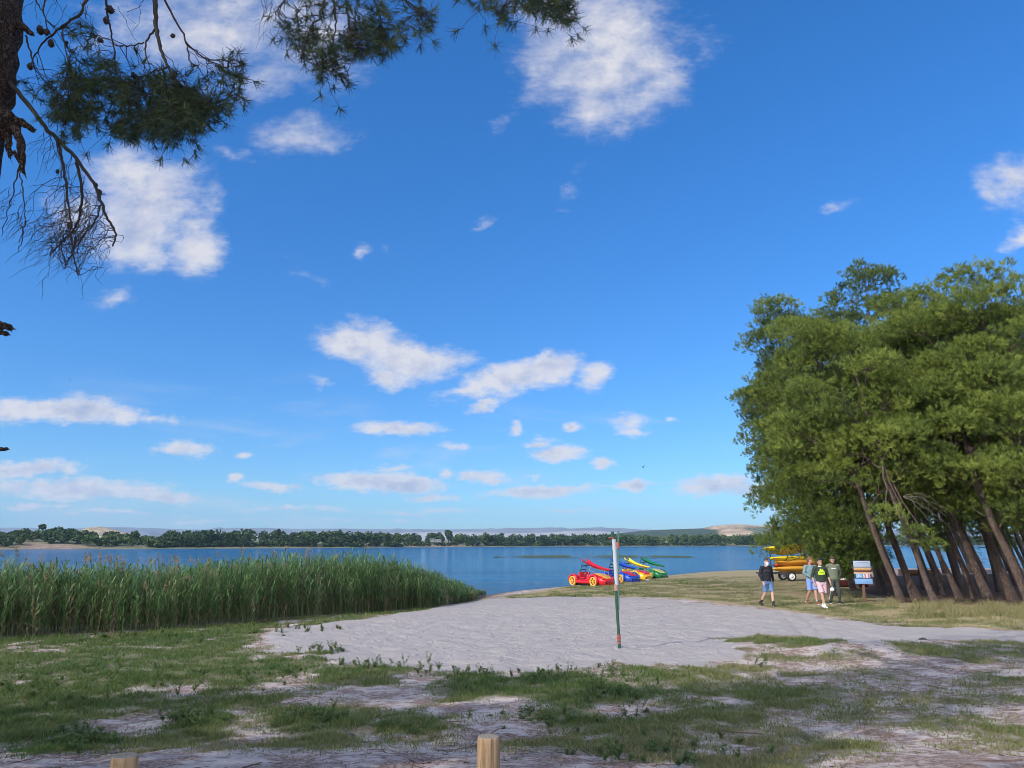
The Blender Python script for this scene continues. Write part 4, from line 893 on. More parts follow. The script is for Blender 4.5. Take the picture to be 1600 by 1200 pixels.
    wh = paint('white_render', (.24, .23, .21), .8); A = Acc(); box(A, (0, 0, 1.75), (4.0, 5, 3.5)); box(A, (5.5, .5, 1.45), (6.8, 4.6, 2.9)); A.build('wall', wh, o)
    A = Acc(); box(A, (0, 0, 3.65), (4.4, 5.4, .3)); box(A, (5.55, .5, 3.03), (6.6, 5, .26)); A.build('roof', paint('grey_roof', (.32, .29, .27), .8), o)
    for x, z in ((-1., 2.6), (1., 2.6), (4.4, 1.8), (7.6, 1.8)):
        A = Acc(); box(A, (x, -2.53 if x < 2 else -1.83, z), (.9, .08, 1.1)); A.build('window', paint('dark_glass', (.05, .06, .07), .2), o)
build_far()
# ------------------------------------------------------------------ wooden bollards
def mat_wood():
    m, t, b = new_mat('weathered_round_wood')
    co = t.n('ShaderNodeTexCoord').outputs['Object']; st = t.vm('MULTIPLY', co, (34., 34., 2.2))
    n = t.noise(st, 1., 6, .65, dist=.4); n2 = t.noise(t.vm('MULTIPLY', co, (60., 60., 1.2)), 1., 3, .5); n3 = t.noise(co, 60., 5, .6)
    c = t.ramp(n, [(.32, (.11, .065, .035)), (.48, (.26, .165, .085)), (.7, (.36, .255, .15))])
    crack = t.sstep(n2, .66, .70); c = t.mix(crack, c, c4((.05, .03, .02)))
    sz = t.n('ShaderNodeSeparateXYZ', {0: t.n('ShaderNodeNewGeometry').outputs['Normal']}).outputs[2]
    top = t.mix(n3, c4((.15, .13, .10)), c4((.33, .29, .23))); c = t.mix(t.sstep(sz, .5, .8), c, top)
    t.t.links.new(c, b.inputs['Base Color']); b.inputs['Roughness'].default_value = .85
    t.t.links.new(t.n('ShaderNodeBump', {'Height': t.m('SUBTRACT', t.m('ADD', n, t.m('MULTIPLY', n3, .4)), t.m('MULTIPLY', crack, 2.)), 'Strength': .7, 'Distance': .008}).outputs[0], b.inputs['Normal']); return m
WOOD = mat_wood()
def bollard(u, v, y, r, tilt, seed, label):
    global rng
    rng = np.random.default_rng(seed); p = D(u, v, y); gz = ground_z(p[0], y); h = p[2]-gz
    A = Acc(); k = 40; th = np.arange(k)*2*math.pi/k; rad = r*(1+.025*np.sin(th*3+seed)+.012*rng.normal(0, 1, k))
    for a in (4.3, 5.2, 2.0, 3.4): rad -= r*.10*np.exp(-((np.angle(np.exp(1j*(th-a))))/.06)**2)   # drying cracks
    zs = np.concatenate([np.linspace(-.3, h-.03, 14), [h-.012, h-.003, h]]); rs = np.concatenate([np.full(14, 1.), [.985, .95, .90]])
    rings = [np.stack([np.cos(th)*rad*f+tilt*z, np.sin(th)*rad*f, np.full(k, z)], -1) for z, f in zip(zs, rs)]
    for f in (.7, .45, .2): rings.append(np.stack([np.cos(th)*rad*f+tilt*h, np.sin(th)*rad*f, np.full(k, h)+rng.normal(0, .0025, k)], -1))
    loft(A, rings); A.build('wooden_bollard', WOOD, None, label=label, cat='bollard', group='wooden bollards at the car park edge', loc=(p[0], y, gz))
bollard(761.5, 1150, 4.7, .064, .012, 3, 'round wooden bollard with cracked grey top near the middle of the bottom edge')
bollard(197, 1180, 4.25, .066, -.01, 8, 'warm brown wooden bollard farther left, only its rough top showing')
# ------------------------------------------------------------------ volleyball posts
def volley():
    gr = paint('dark_green_paint', (.018, .075, .045), .45, .3, 14, .05, dirt=((.16, .07, .035), .6)); wt = paint('white_padding', (.46, .47, .50), .7, .1, 10, .15)
    tp = paint('orange_tape', (.36, .10, .06), .6, .2, 20); rs = paint('rusty_paint', (.36, .22, .17), .8, .5, 40, .2)
    b = G(968.3, 1015); y = b[1]; o = thing('volleyball_post', 'leaning green volleyball post wrapped in white padding, nearest on the sand', 'post', tuple(b))
    f = lambda u, v: D(u, v, y)-b
    p0, p1 = f(968.3, 1019), f(956.8, 830.5); L = lambda t: p0+(p1-p0)*t
    def at(v): return L((1019-v)/(1019-830.5))
    A = Acc(); tube(A, [L(-.12), L(.5), L(1)], .034, 18); A.build('pole', gr, o)
    A = Acc(); vs = np.linspace(843, 915, 16); tube(A, [at(v)+np.array((.022, -.012, 0)) for v in vs], .047*(1+.03*rng.normal(0, 1, 16)), 18); A.build('padding', wt, o)
    A = Acc(); vs = np.linspace(914, 924, 7); tube(A, [at(v)+np.array((.01, -.006, 0)) for v in vs], .050*(1+.08*rng.normal(0, 1, 7)), 14); A.build('frayed_wrap', rs, o)
    A = Acc()
    for v0, v1 in ((992, 1001), (1003, 1006)): tube(A, [at(v0), at(v1)], .040, 16)
    c = at(996); th = np.linspace(0, 14, 30); tube(A, np.stack([c[0]+.043*np.cos(th), c[1]+.043*np.sin(th), c[2]+.055*np.linspace(-1, 1, 30)], -1), .008, 5); A.build('tape', tp, o)
    A = Acc(); tube(A, [at(839.5), at(842)], .052, 14); e = at(841); tube(A, [e, e+np.array((-.06, -.03, .01)), e+np.array((-.10, -.03, -.01))], .017, 8); A.build('hook', paint('rust', (.22, .07, .04), .8, .4, 30), o)
    b2 = G(966, 953.5); y2 = b2[1]; o = thing('volleyball_post', 'thin straight green volleyball post behind, with orange band', 'post', tuple(b2))
    f2 = lambda u, v: D(u, v, y2)-b2
    p0, p1 = f2(966.4, 957), f2(966.2, 830)
    A = Acc(); tube(A, [p0, p1], .035, 14); A.build('pole', paint('faded_green_paint', (.05, .15, .10), .5, .3, 10), o)
    A = Acc(); tube(A, [f2(965.3, 857), f2(965, 847)], .062, 14); A.build('band', tp, o)
    A = Acc(); q = f2(966.5, 907); tube(A, [q, q+np.array((0, 0, -.12))], .055, 12); A.build('clamp', paint('rust', (.22, .07, .04)), o)
volley()
# ------------------------------------------------------------------ pedal boats shaped like cars, with a slide on top
def gloss(name, col): return paint(name, col, .32, .07, 6, dirt=((.10, .09, .08), .12), coat=.25)
RED, BLUE, YEL, GRN, ORA = gloss('red_plastic', (.62, .012, .02)), gloss('blue_plastic', (.015, .07, .42)), gloss('yellow_plastic', (.78, .42, .012)), gloss('green_plastic', (.012, .17, .045)), gloss('orange_yellow_plastic', (.80, .40, .05))
BRIGHTYEL, LIME = gloss('bright_yellow_plastic', (.80, .60, .02)), gloss('pale_yellow_plastic', (.66, .62, .10))
BLACK, STEEL, WHITE = paint('black_rubber', (.015, .015, .017), .6), paint('galvanised_steel', (.55, .56, .58), .35, .1, 20, metal=.8), paint('white_paint', (.78, .78, .77), .5)
def hull_section(x, w, hs, ht, k=22, crown=.10):
    """closed cross-section: rounded bottom, bulging side, crowned top"""
    th = np.arange(k)*2*math.pi/k; c, s = np.cos(th), np.sin(th); n = 3.2
    yy = np.sign(c)*np.abs(c)**(2/n)*w; zz = np.where(s > 0, hs+(ht-hs)*np.abs(s)**(2/n), hs*(1-np.abs(s)**(2/n)*.85))
    return np.stack([np.full(k, x), yy, zz], -1)
def pedal_boat(label, body, panel, slide, wheelm, base, head):
    o = thing('pedal_boat', label, 'pedal boat', base, head, 'slide pedal boats pulled up on the shore')
    A = Acc()   # body: tail, low cockpit, long bonnet, blunt nose
    st = [(-1.85, .45, .38, .50), (-1.78, .62, .42, .66), (-1.6, .68, .45, .76), (-1.3, .70, .46, .78), (-1.05, .70, .46, .70), (-.9, .70, .44, .56), (-.75, .70, .42, .50), (-.2, .70, .42, .50), (.0, .70, .43, .54), (.1, .71, .46, .74), (.2, .72, .48, .90), (.6, .73, .5, .95), (.9, .73, .5, .93), (1.2, .73, .48, .86), (1.55, .71, .44, .74), (1.8, .64, .40, .60), (1.95, .5, .36, .48), (2.0, .3, .34, .42)]
    loft(A, [hull_section(*s) for s in st]); 
    A.build('body', body, o)
    for sx in (-1.28, 1.0):
        for sy in (-1, 1):
            th = np.linspace(-.25, math.pi+.25, 15); rings = []
            for t in th:
                c, s = math.cos(t), math.sin(t); rings.append([(sx+c*.36, sy*.60, .42+s*.36), (sx+c*.47, sy*.62, .42+s*.47), (sx+c*.49, sy*.80, .42+s*.46), (sx+c*.44, sy*.90, .42+s*.40), (sx+c*.36, sy*.89, .42+s*.34)])
            A = Acc(); loft(A, rings); A.build('wheel_arch', body, o)
    A = Acc(); box(A, (0, 0, .14), (3.3, 1.2, .22)); box(A, (1.93, 0, .28), (.12, .95, .16)); A.build('bumper_shadow', BLACK, o)  # bumper and the shadow on the lower front, both put in as black
    for sy in (-1, 1):
        A = Acc(); loft(A, [[(x, sy*.70, .20), (x, sy*.86, .22), (x, sy*.87, .36), (x, sy*.72, .46)] for x in (-.9, -.3, .3, .62)]); A.build('side_sill', body, o)
    for sx in (-1.28, 1.0):
        for sy in (-1, 1):
            w = link('wheel', None, o); w.location = (sx, sy*.80, .36)
            A = Acc(); th = np.linspace(0, 2*math.pi, 25)
            rings = [[(math.cos(t)*r, yy, math.sin(t)*r) for r, yy in ((.25, -.08), (.35, -.08), (.365, 0), (.35, .08), (.25, .08))] for t in th]
            loft(A, rings, cap=False); A.build('tyre', wheelm, w)
            A = Acc()
            for k in range(6):
                a = k*math.pi/3; box(A, (math.cos(a)*.15, sy*.05, math.sin(a)*.15), (.24, .05, .06), np.array(((math.cos(a), 0, -math.sin(a)), (0, 1, 0), (math.sin(a), 0, math.cos(a)))))
            tube(A, [(0, sy*.02, 0), (0, sy*.09, 0)], .06, 10); A.build('spokes', wheelm, w)
            A = Acc(); tube(A, [(0, -.06*sy, 0), (0, sy*.015, 0)], .25, 18); A.build('wheel_well', BLACK, w)
    A = Acc()   # contrasting shield on the bonnet, following its crown
    rings = []
    for x in np.linspace(.42, 1.82, 12):
        w = .50*math.sin(math.pi*(x-.30)/1.75)**.6; k = np.interp(x, [s[0] for s in st], np.arange(len(st))); ww = np.interp(x, [s[0] for s in st], [s[1] for s in st]); hs = np.interp(x, [s[0] for s in st], [s[2] for s in st]); ht = np.interp(x, [s[0] for s in st], [s[3] for s in st])
        rings.append([(x, y, hs+(ht-hs)*(1-min(.98, abs(y)/ww)**3.2)**(1/3.2)+.012) for y in np.linspace(-w, w, 11)])
    loft(A, rings, closed=False, cap=False); A.build('hood_panel', panel, o)
    A = Acc(); loft(A, [[(1.955+.02*abs(math.cos(a)), .34*math.cos(a), .37+.07*math.sin(a)), (1.99+.02, .38*math.cos(a), .37+.09*math.sin(a))] for a in np.linspace(0, 6.283, 25)], closed=False, cap=False); box(A, (2.0, 0, .38), (.05, .6, .02)); A.build('grille', WHITE if False else STEEL, o)
    for sy in (-1, 1):
        A = Acc(); ellipsoid(A, (1.72, sy*.52, .60), (.12, .10, .10)); A.build('headlight', body, o)
        for sx in (-.55,):
            A = Acc(); bevel_box(A, (sx, sy*.33, .60), (.45, .5, .10), .03); bevel_box(A, (sx-.26, sy*.33, .80), (.10, .5, .42), .04, roty(-.18)); A.build('seat', body, o)
    A = Acc()   # slide: open channel with two raised horns at its top end
    prof = [(-.72, 1.78, .25, .22), (-.6, 1.73, .27, .18), (-.42, 1.66, .27, .15), (-.12, 1.54, .27, .14), (.22, 1.43, .27, .14), (.55, 1.34, .27, .14), (1.0, 1.25, .27, .13), (1.45, 1.19, .27, .12), (1.75, 1.18, .26, .10), (1.85, 1.19, .22, .06)]
    for s_ in (0, 1):
        loft(A, [[(x, -w-.05, z+h-.02*s_), (x, -w, z+h-.035*s_), (x, -w*.8, z+.03-.03*s_), (x, 0, z-.03*s_), (x, w*.8, z+.03-.03*s_), (x, w, z+h-.035*s_), (x, w+.05, z+h-.02*s_)] for x, z, w, h in prof], closed=False, cap=False)
    for sy in (-1, 1): loft(A, [[(-.84, sy*.32, 1.92), (-.82, sy*.28, 2.04), (-.78, sy*.24, 1.94)], [(-.74, sy*.35, 1.88), (-.71, sy*.28, 1.99), (-.67, sy*.22, 1.86)], [(-.55, sy*.33, 1.80), (-.53, sy*.28, 1.84), (-.50, sy*.24, 1.78)]])
    A.build('slide', slide, o)
    A = Acc()
    for sy in (-1, 1): tube(A, [(-1.1, sy*.27, .70), (-.9, sy*.27, 1.3), (-.75, sy*.26, 1.80)], .018, 6)
    for z in (.95, 1.2, 1.45): tube(A, [(-1.1+(z-.7)*.33, -.27, z), (-1.1+(z-.7)*.33, .27, z)], .028, 6)
    tube(A, [(-.8, -.27, 1.58), (-.55, -.27, 1.50), (-.55, .27, 1.50)], .02, 6)
    A.build('ladder', BLACK, o)
    for sy in (-1, 1):
        A = Acc(); tube(A, [(-.15, sy*.42, .56), (.15, sy*.24, 1.42)], .02, 6); A.build('slide_support', STEEL, o)
        A = Acc(); tube(A, [(1.62, sy*.2, .68), (1.62, sy*.2, 1.17)], .018, 6); A.build('front_support', STEEL, o)
    A = Acc(); tube(A, [(-.9, .3, 1.25), (-.1, .36, 1.0)], .016, 6); A.build('handrail', STEEL, o)
    return o
def boats():
    hd = math.atan2(-.80, .60)
    for (u, v, args) in [(925, 914.5, ('red car shaped pedal boat with yellow wheels and red slide', RED, YEL, RED, ORA)), (968, 909.5, ('blue car shaped pedal boat partly behind the volleyball post', BLUE, RED, BLUE, ORA)),
                         (990, 906, ('yellow car shaped pedal boat with red bonnet patch', YEL, RED, BRIGHTYEL, YEL)), (1014, 903.5, ('green car shaped pedal boat with yellow bonnet patch', GRN, LIME, GRN, GRN))]:
        p = G(u, v); pedal_boat(*args, (p[0], p[1], p[2]-.03), hd+rng.normal(0, .03)).scale = (.86,)*3
boats()
# ------------------------------------------------------------------ kayaks on their trailer
def kayak(label, col, L, p, rz, roll=0., strap=True, pitch=0.):
    o = thing('kayak', label, 'kayak', p, rz, 'kayaks stacked on the trailer'); o.rotation_euler = (roll, pitch, rz)
    A = Acc(); rings = []
    for t in np.linspace(-1, 1, 23):
        w = .36*max(.02, (1-abs(t)**2.3))**.8; rk = .16*abs(t)**2.5; zb = -.15*(1-abs(t)**3)+rk*.6; zt = .12*(1-abs(t)**4)+rk*.75+.012; k = 16; th = np.arange(k)*2*math.pi/k
        rings.append(np.stack([np.full(k, t*L/2), w*np.sign(np.cos(th))*np.abs(np.cos(th))**.75, np.where(np.sin(th) > 0, zt*np.sin(th)**.7*1.0 if False else zt*np.abs(np.sin(th))**.8, zb*np.abs(np.sin(th))**.7)+rk*.2], -1))
    loft(A, rings); A.build('hull', col, o)
    A = Acc(); th = np.linspace(0, 6.2832, 25); loft(A, [[(x0+.42*math.cos(t)*s, .22*math.sin(t)*s, z) for s, z in ((1.08, .115), (1.05, .15), (.95, .15), (.9, .10), (.0, .06))] for t in th for x0 in (0.,)], closed=False, cap=False); A.build('cockpit', BLACK, o)
    if strap:
        A = Acc()
        for x in (-L*.22,): loft(A, [[(x+d+.1*math.sin(a), .37*math.cos(a)*s, .15*math.sin(a)*s) for d, s in ((-.03, 1.02), (.03, 1.02), (.03, .97), (-.03, .97))] for a in np.linspace(0, 6.2832, 25)], cap=False)
        A.build('strap', BLACK, o)
def trailer():
    b = G(1237, 908.3); d = b[1]; gz = b[2]; ppm = FPX/d/1.03
    o = thing('kayak_trailer', 'galvanised kayak trailer with white rimmed wheels under the pines', 'trailer', (b[0], d, gz), 0)
    fr = paint('dark_steel', (.06, .06, .065), .5)
    for sy in (0, 1.55):
        w = link('wheel', None, o); w.location = (0, sy, .30)
        A = Acc(); th = np.linspace(0, 6.2832, 29); loft(A, [[(math.cos(t)*r, y, math.sin(t)*r) for r, y in ((.18, -.09), (.29, -.09), (.305, -.04), (.305, .06), (.18, .09))] for t in th], cap=False); A.build('tyre', BLACK, w)
        A = Acc(); loft(A, [[(math.cos(t)*r, y, math.sin(t)*r) for r, y in ((.19, -.10), (.16, -.075), (.08, -.085), (.07, -.12), (0., -.12))] for t in th], cap=False, closed=False); A.build('rim', WHITE, w)
    A = Acc()
    for y in (.2, 1.35): box(A, (-.1, y, .48), (3.4, .07, .09))
    for x in (-1.75, -.1, 1.55): box(A, (x, .775, .46), (.07, 1.2, .07))
    box(A, (0, .775, .30), (.06, 1.5, .06)); tube(A, [(1.5, .775, .47), (3.6, .775, .44)], .045, 8); tube(A, [(3.4, .775, .44), (3.4, .775, .0)], .03, 8)
    for x in (-1.0, 1.0):
        box(A, (x, .775, 1.25), (.06, .06, 1.6))
        for z in (.52, .98, 1.42, 1.86): box(A, (x, .775, z), (.05, 1.5, .05))
    A.build('frame', fr, o)
    # kayaks: (pixel of left tip, colour...)
    K = [(1208, 889.5, ORA, .25, 3.4, 'orange yellow kayak lowest on the trailer, above the white rimmed wheel'), (1208.5, 884.3, gloss('orange_red_plastic', (.72, .10, .012)), .95, 3.5, 'orange red kayak in the middle of the trailer stack'),
         (1211, 879.3, ORA, .35, 3.3, 'plain deep yellow kayak just above the orange red one'), (1204, 873.3, BRIGHTYEL, .2, 3.6, 'strapped bright yellow kayak in the third tier of the trailer'),
         (1202, 865.3, BRIGHTYEL, 1.0, 3.3, 'smaller yellow kayak under the topmost strapped one'), (1192.5, 860, BRIGHTYEL, .25, 3.8, 'topmost strapped yellow kayak tilted up on the trailer')]
    for i, (u, v, c, dy, L, lab) in enumerate(K):
        tip = D(u, v, d+dy); rz = rng.normal(0.12, .05); pit = -.09 if i >= 4 else -.01
        kayak(lab, c, L, (tip[0]+L/2*math.cos(rz), d+dy+L/2*math.sin(rz), tip[2]+(.18 if i >= 4 else -.03)), rz, -.5, i in (3, 5), pit)
trailer()
# ------------------------------------------------------------------ information sign
def sign():
    b = G(1352, 941.5); y = b[1]; k = y*1.035/FPX    # metres per photo pixel at the sign
    o = thing('information_sign', 'beach information sign with sunset picture, pictograms and blue panel on brown post', 'sign', tuple(b), -.10); o.scale = (.89,)*3
    A = Acc(); bevel_box(A, (0, .06, 14*k), (.11, .09, 68*k*1.0), .012); A.build('post', paint('brown_painted_wood', (.17, .085, .05), .8, .3, 12, .2), o)
    zc = lambda v: (941.5-v)*k
    def panel(nm, v0, v1, w, mats, yoff=0., th=.03, dx=0.):
        A = Acc(); bevel_box(A, (dx, yoff, (zc(v0)+zc(v1))/2), (w, th, abs(zc(v1)-zc(v0))), .004); return A.build(nm, mats, o)
    navy = paint('navy_board', (.02, .035, .08), .5); panel('back_board', 874.5, 912, 27.5*k, navy, .012, .03)
    # upper picture: grey-blue evening sky over an orange band (a printed photograph)
    m, t, bs = new_mat('printed_sunset'); co = t.n('ShaderNodeTexCoord').outputs['Generated']; z = t.n('ShaderNodeSeparateXYZ', {0: co}).outputs[2]
    nz = t.m('ADD', z, t.m('MULTIPLY', t.m('SUBTRACT', t.noise(t.vm('MULTIPLY', co, (2.5, 1., 9.)), 1.5, 4), .5), .10))
    t.t.links.new(t.ramp(nz, [(.0, (.42, .16, .05)), (.10, (.62, .33, .13)), (.24, (.66, .45, .26)), (.31, (.20, .21, .25)), (.45, (.40, .46, .56)), (.7, (.33, .41, .52)), (1., (.45, .48, .53))]), bs.inputs['Base Color']); bs.inputs['Roughness'].default_value = .35
    panel('picture_panel', 875, 890.5, 27*k, m, -.004, .034, -.006)
    A = Acc()
    for i in range(12):
        box(A, (-.26+i*.047, -.0225, zc(877.3)), (.030, .003, .018))
    A.build('heading', paint('print_dark', (.10, .13, .2), .6), o)
    m2, t, bs = new_mat('printed_sunset_strip'); co = t.n('ShaderNodeTexCoord').outputs['Generated']; sx = t.n('ShaderNodeSeparateXYZ', {0: co}).outputs
    nz = t.noise(t.vm('MULTIPLY', co, (3., 1., 5.)), 2., 4); t.t.links.new(t.ramp(t.m('ADD', sx[2], t.m('MULTIPLY', t.m('SUBTRACT', nz, .5), .3)), [(0., (.60, .45, .30)), (.45, (.62, .36, .2)), (.6, (.33, .09, .05)), (.72, (.03, .012, .012)), (1., (.02, .012, .015))]), bs.inputs['Base Color']); bs.inputs['Roughness'].default_value = .35
    panel('picture_strip', 890.7, 896.2, 28*k, m2, -.004, .034)
    pw = paint('placard_white', (.62, .63, .68), .5); pb = paint('placard_blue', (.22, .40, .62), .5)
    panel('placard', 895.6, 902.8, 10.8*k, pb, -.010, .034, -5.9*k); panel('placard', 895.6, 902.8, 10.8*k, pw, -.010, .034, 6.0*k)
    A = Acc(); x0 = -5.9*k; tube(A, [(x0-.10, -.030, zc(901)), (x0-.03, -.030, zc(900.2)), (x0+.03, -.030, zc(901)), (x0+.11, -.030, zc(900.4))], .010, 5); tube(A, [(x0-.05, -.030, zc(898.6)), (x0+.04, -.030, zc(899.6)), (x0+.07, -.030, zc(899.5))], .012, 5); ellipsoid(A, (x0-.02, -.030, zc(897.6)), (.018, .006, .018)); A.build('swimmer_pictogram', WHITE, o)
    A = Acc(); th = np.linspace(0, 6.2832, 17)
    for ix, vv in ((-1, 897.4), (1, 897.4), (-1, 901), (1, 901)):
        c = np.array((6.0*k+ix*2.7*k, -.0295, zc(vv))); tube(A, [c+np.array((math.cos(a)*.034, 0, math.sin(a)*.034)) for a in th], .0085, 4, cap=False)
        e = .03; tube(A, [c+np.array((-e*.7, 0, e*.7)), c+np.array((e*.7, 0, -e*.7))], .007, 4); box(A, c+np.array((.004*ix, 0, 0)), (.02, .004, .03))
    A.build('prohibition_symbols', paint('sign_red', (.55, .03, .06), .5), o)
    panel('blue_panel', 903.6, 912.2, 28*k, paint('pale_blue_panel', (.20, .36, .62), .5, .08, 5), -.008, .04, .008)
sign()
# ------------------------------------------------------------------ boats lying under the trees
def dinghy(label, col, p, rz, L=2.6, up=False):
    o = thing('rowing_boat', label, 'rowing boat', p, rz, 'rowing boats lying under the pines')
    A = Acc(); ri, rings = [], []
    for t in np.linspace(-1, 1, 15):
        w = .55*(1-max(0, t)**2.4)*(1-.12*(t < -.9))+.01; h = .42+.14*max(0, t)**2
        rings.append([(t*L/2, w*c, .0+h*(1-s)) for c, s in ((1, 0), (.95, .4), (.7, .8), (.2, 1), (-.2, 1), (-.7, .8), (-.95, .4), (-1, 0))])
    loft(A, rings, closed=False, cap=False); box(A, (-L/2, 0, .24), (.03, 1.0, .4)); 
    for x in (-.5, .4): box(A, (x, 0, .30), (.22, .98, .03))
    A.build('hull', col, o)
    A = Acc()
    for sgn in (1, -1): tube(A, [(r[0][0], sgn*abs(r[0][1]), r[0][2]+.01) for r in rings], .028, 6)
    A.build('gunwale', WHITE, o)
    if up: o.rotation_euler = (math.pi, 0, rz); o.location.z += .55
dinghy('maroon rowing boat with white rim behind the man in olive hoodie', paint('maroon_hull', (.10, .015, .02), .5), tuple(gp(1326, 43.)), -.25, 1.9)
dinghy('brown rowing boat with pale rim near the water between the trunks', paint('brown_hull', (.25, .11, .05), .6), tuple(gp(1437, 58.)), .1, 2.6)
# ------------------------------------------------------------------ birds, stones, litter
def bird(u, v, y, label, s, rz):
    A = Acc(); ellipsoid(A, (0, 0, 0), (.10*s, .028*s, .03*s)); ellipsoid(A, (.11*s, 0, .012*s), (.03*s, .022*s, .022*s))
    loft(A, [[(-.08*s, -.012*s, 0), (-.08*s, .012*s, 0), (-.08*s, 0, .008*s)], [(-.17*s, -.03*s, 0), (-.17*s, .03*s, 0), (-.15*s, 0, .004*s)]])
    for sy in (-1, 1): loft(A, [[(.05*s, sy*.02*s, .01*s), (-.03*s, sy*.02*s, .01*s), (.0, sy*.02*s, .018*s)], [(.05*s, sy*.10*s, .09*s), (-.03*s, sy*.10*s, .085*s), (.0, sy*.10*s, .095*s)], [(-.05*s, sy*.21*s, .13*s), (-.09*s, sy*.21*s, .128*s), (-.07*s, sy*.21*s, .134*s)]])
    o = A.build('bird', paint('dark_feathers', (.03, .03, .035), .8), None, label=label, cat='bird', group='birds in flight', loc=tuple(D(u, v, y))); o.rotation_euler = (0, .1, rz)
bird(1004.5, 730, 38, 'small dark bird flying left of the pine grove', .62, .9); bird(110, 594, 42, 'tiny dark bird flying above the long left cloud', .55, 2.4)
def stone(u, v, r, mat, label, nm='stone', cat='stone', sq=.5):
    p = G(u, v); A = Acc(); ellipsoid(A, (0, 0, r*sq*.5), (r, r*.8, r*sq), nu=10, nv=7, jit=.12); A.build(nm, mat, None, label=label, cat=cat, loc=tuple(p))
ds = paint('dark_stone', (.07, .065, .065), .9, .3, 20); ls = paint('pale_litter', (.75, .75, .76), .7)
stone(1442, 1001.5, .10, ds, 'small dark stone on the sand at right below the pines')
stone(1388, 928.5, .05, ls, 'small white scrap at the foot of the dark trunk by the sign', 'litter_scrap', 'litter'); stone(1430, 937, .04, ls, 'tiny white scrap between the two front pine trunks', 'litter_scrap', 'litter')
stone(1012, 907.5, .16, ls, 'pale clump of litter in front of the green pedal boat', 'litter_scrap', 'litter'); stone(1496 if False else 747, 1082, .03, paint('blue_litter', (.25, .45, .75), .6), 'small pale blue scrap in the grass near the middle', 'litter_scrap', 'litter')
stone(547, 1154 if False else 1153, .07, ds, 'dark lump on the bare sand above the left bollard', 'bark_piece', 'bark')
# ------------------------------------------------------------------ people
def ring(c, rx, ry, ax, fw, k=16, sq=2.3):
    """ellipse ring round axis ax; ry lies along fw as far as possible"""
    ax = nrm(ax); f = np.array(fw, float); f = f-ax*np.dot(f, ax); f = nrm(f); s = np.cross(f, ax); th = np.arange(k)*2*math.pi/k
    c_, s_ = np.cos(th), np.sin(th); c_ = np.sign(c_)*np.abs(c_)**(2/sq); s_ = np.sign(s_)*np.abs(s_)**(2/sq)
    return np.array(c)+rx*c_[:, None]*s+ry*s_[:, None]*f
def limb3(A, pts, rads, k=12, fw=(0, -1, .01), sq=2., mi=0, sub=3):
    """tapered limb through joints, rounded between them"""
    pts = [np.array(p, float) for p in pts]; n = len(pts); P2, R2 = [], []
    for i in range(n-1):
        for j in range(sub):
            t = j/sub; P2.append(pts[i]*(1-t)+pts[i+1]*t); R2.append([rads[i][a]*(1-t)+rads[i+1][a]*t for a in (0, 1)])
    P2.append(pts[-1]); R2.append(list(rads[-1])); P2 = np.array(P2)
    tg = nrm(np.gradient(P2, axis=0)); loft(A, [ring(p, r[0], r[1], t, fw, k, sq) for p, r, t in zip(P2, R2, tg)], mi)
def solid(A, name, mats, parent, voxel=.012, smooth=4, rot=None):
    """one continuous skin from overlapping pieces"""
    o = A.build(name, mats, parent)
    md = o.modifiers.new('skin', 'REMESH'); md.mode = 'VOXEL'; md.voxel_size = voxel; md.use_smooth_shade = True
    if smooth: s = o.modifiers.new('soft', 'SMOOTH'); s.iterations = smooth; s.factor = .5
    dg = bpy.context.evaluated_depsgraph_get(); me = bpy.data.meshes.new_from_object(o.evaluated_get(dg)); o.modifiers.clear(); o.data = me
    me.name = name
    return o
def skin_mat(name, col):
    m, t, b = new_mat(name); co = t.n('ShaderNodeTexCoord').outputs['Object']
    t.t.links.new(t.mix(t.noise(co, 14., 4), c4(tuple(x*.86 for x in col)), c4(tuple(min(1, x*1.1) for x in col))), b.inputs['Base Color']); b.inputs['Roughness'].default_value = .5; b.inputs['Subsurface Weight'].default_value = .08; b.inputs['Subsurface Radius'].default_value = (.02, .008, .004); return m
def cloth(name, col, var=.2, sc=45.): return paint(name, col, .92, var, sc, .25)
def hand(A, wrist, dirn, palm_n, thumb, curl=.5):
    """palm, four bent fingers of unequal length and a thumb"""
    d = nrm(np.array(dirn, float)); n = np.array(palm_n, float); n = nrm(n-d*np.dot(n, d)); s = nrm(np.array(thumb, float)-d*np.dot(thumb, d)-n*np.dot(thumb, n)); w = np.array(wrist)
    loft(A, [ring(w+d*t, a, b, d, n, 10) for t, a, b in ((-.02, .027, .021), (.02, .036, .017), (.06, .042, .016), (.09, .041, .014))])
    for i, (off, ln) in enumerate(((.031, .070), (.011, .078), (-.010, .072), (-.030, .056))):
        p = w+d*.085+s*off; q = [p]; dd = d
        for j, f in enumerate((.42, .32, .26)): dd = nrm(dd+n*curl*(.35+.35*j)); p = p+dd*ln*f; q.append(p)
        tube(A, q, [.0098, .0094, .0088, .0075], 6)
    p = w+d*.03+s*.030; q = [p, p+nrm(s*.8+d*.7+n*.35)*.034, p+nrm(s*.45+d*.9+n*.5)*.062, p+nrm(s*.25+d+n*.6)*.085]
    tube(A, q, [.0135, .0115, .010, .008], 6)
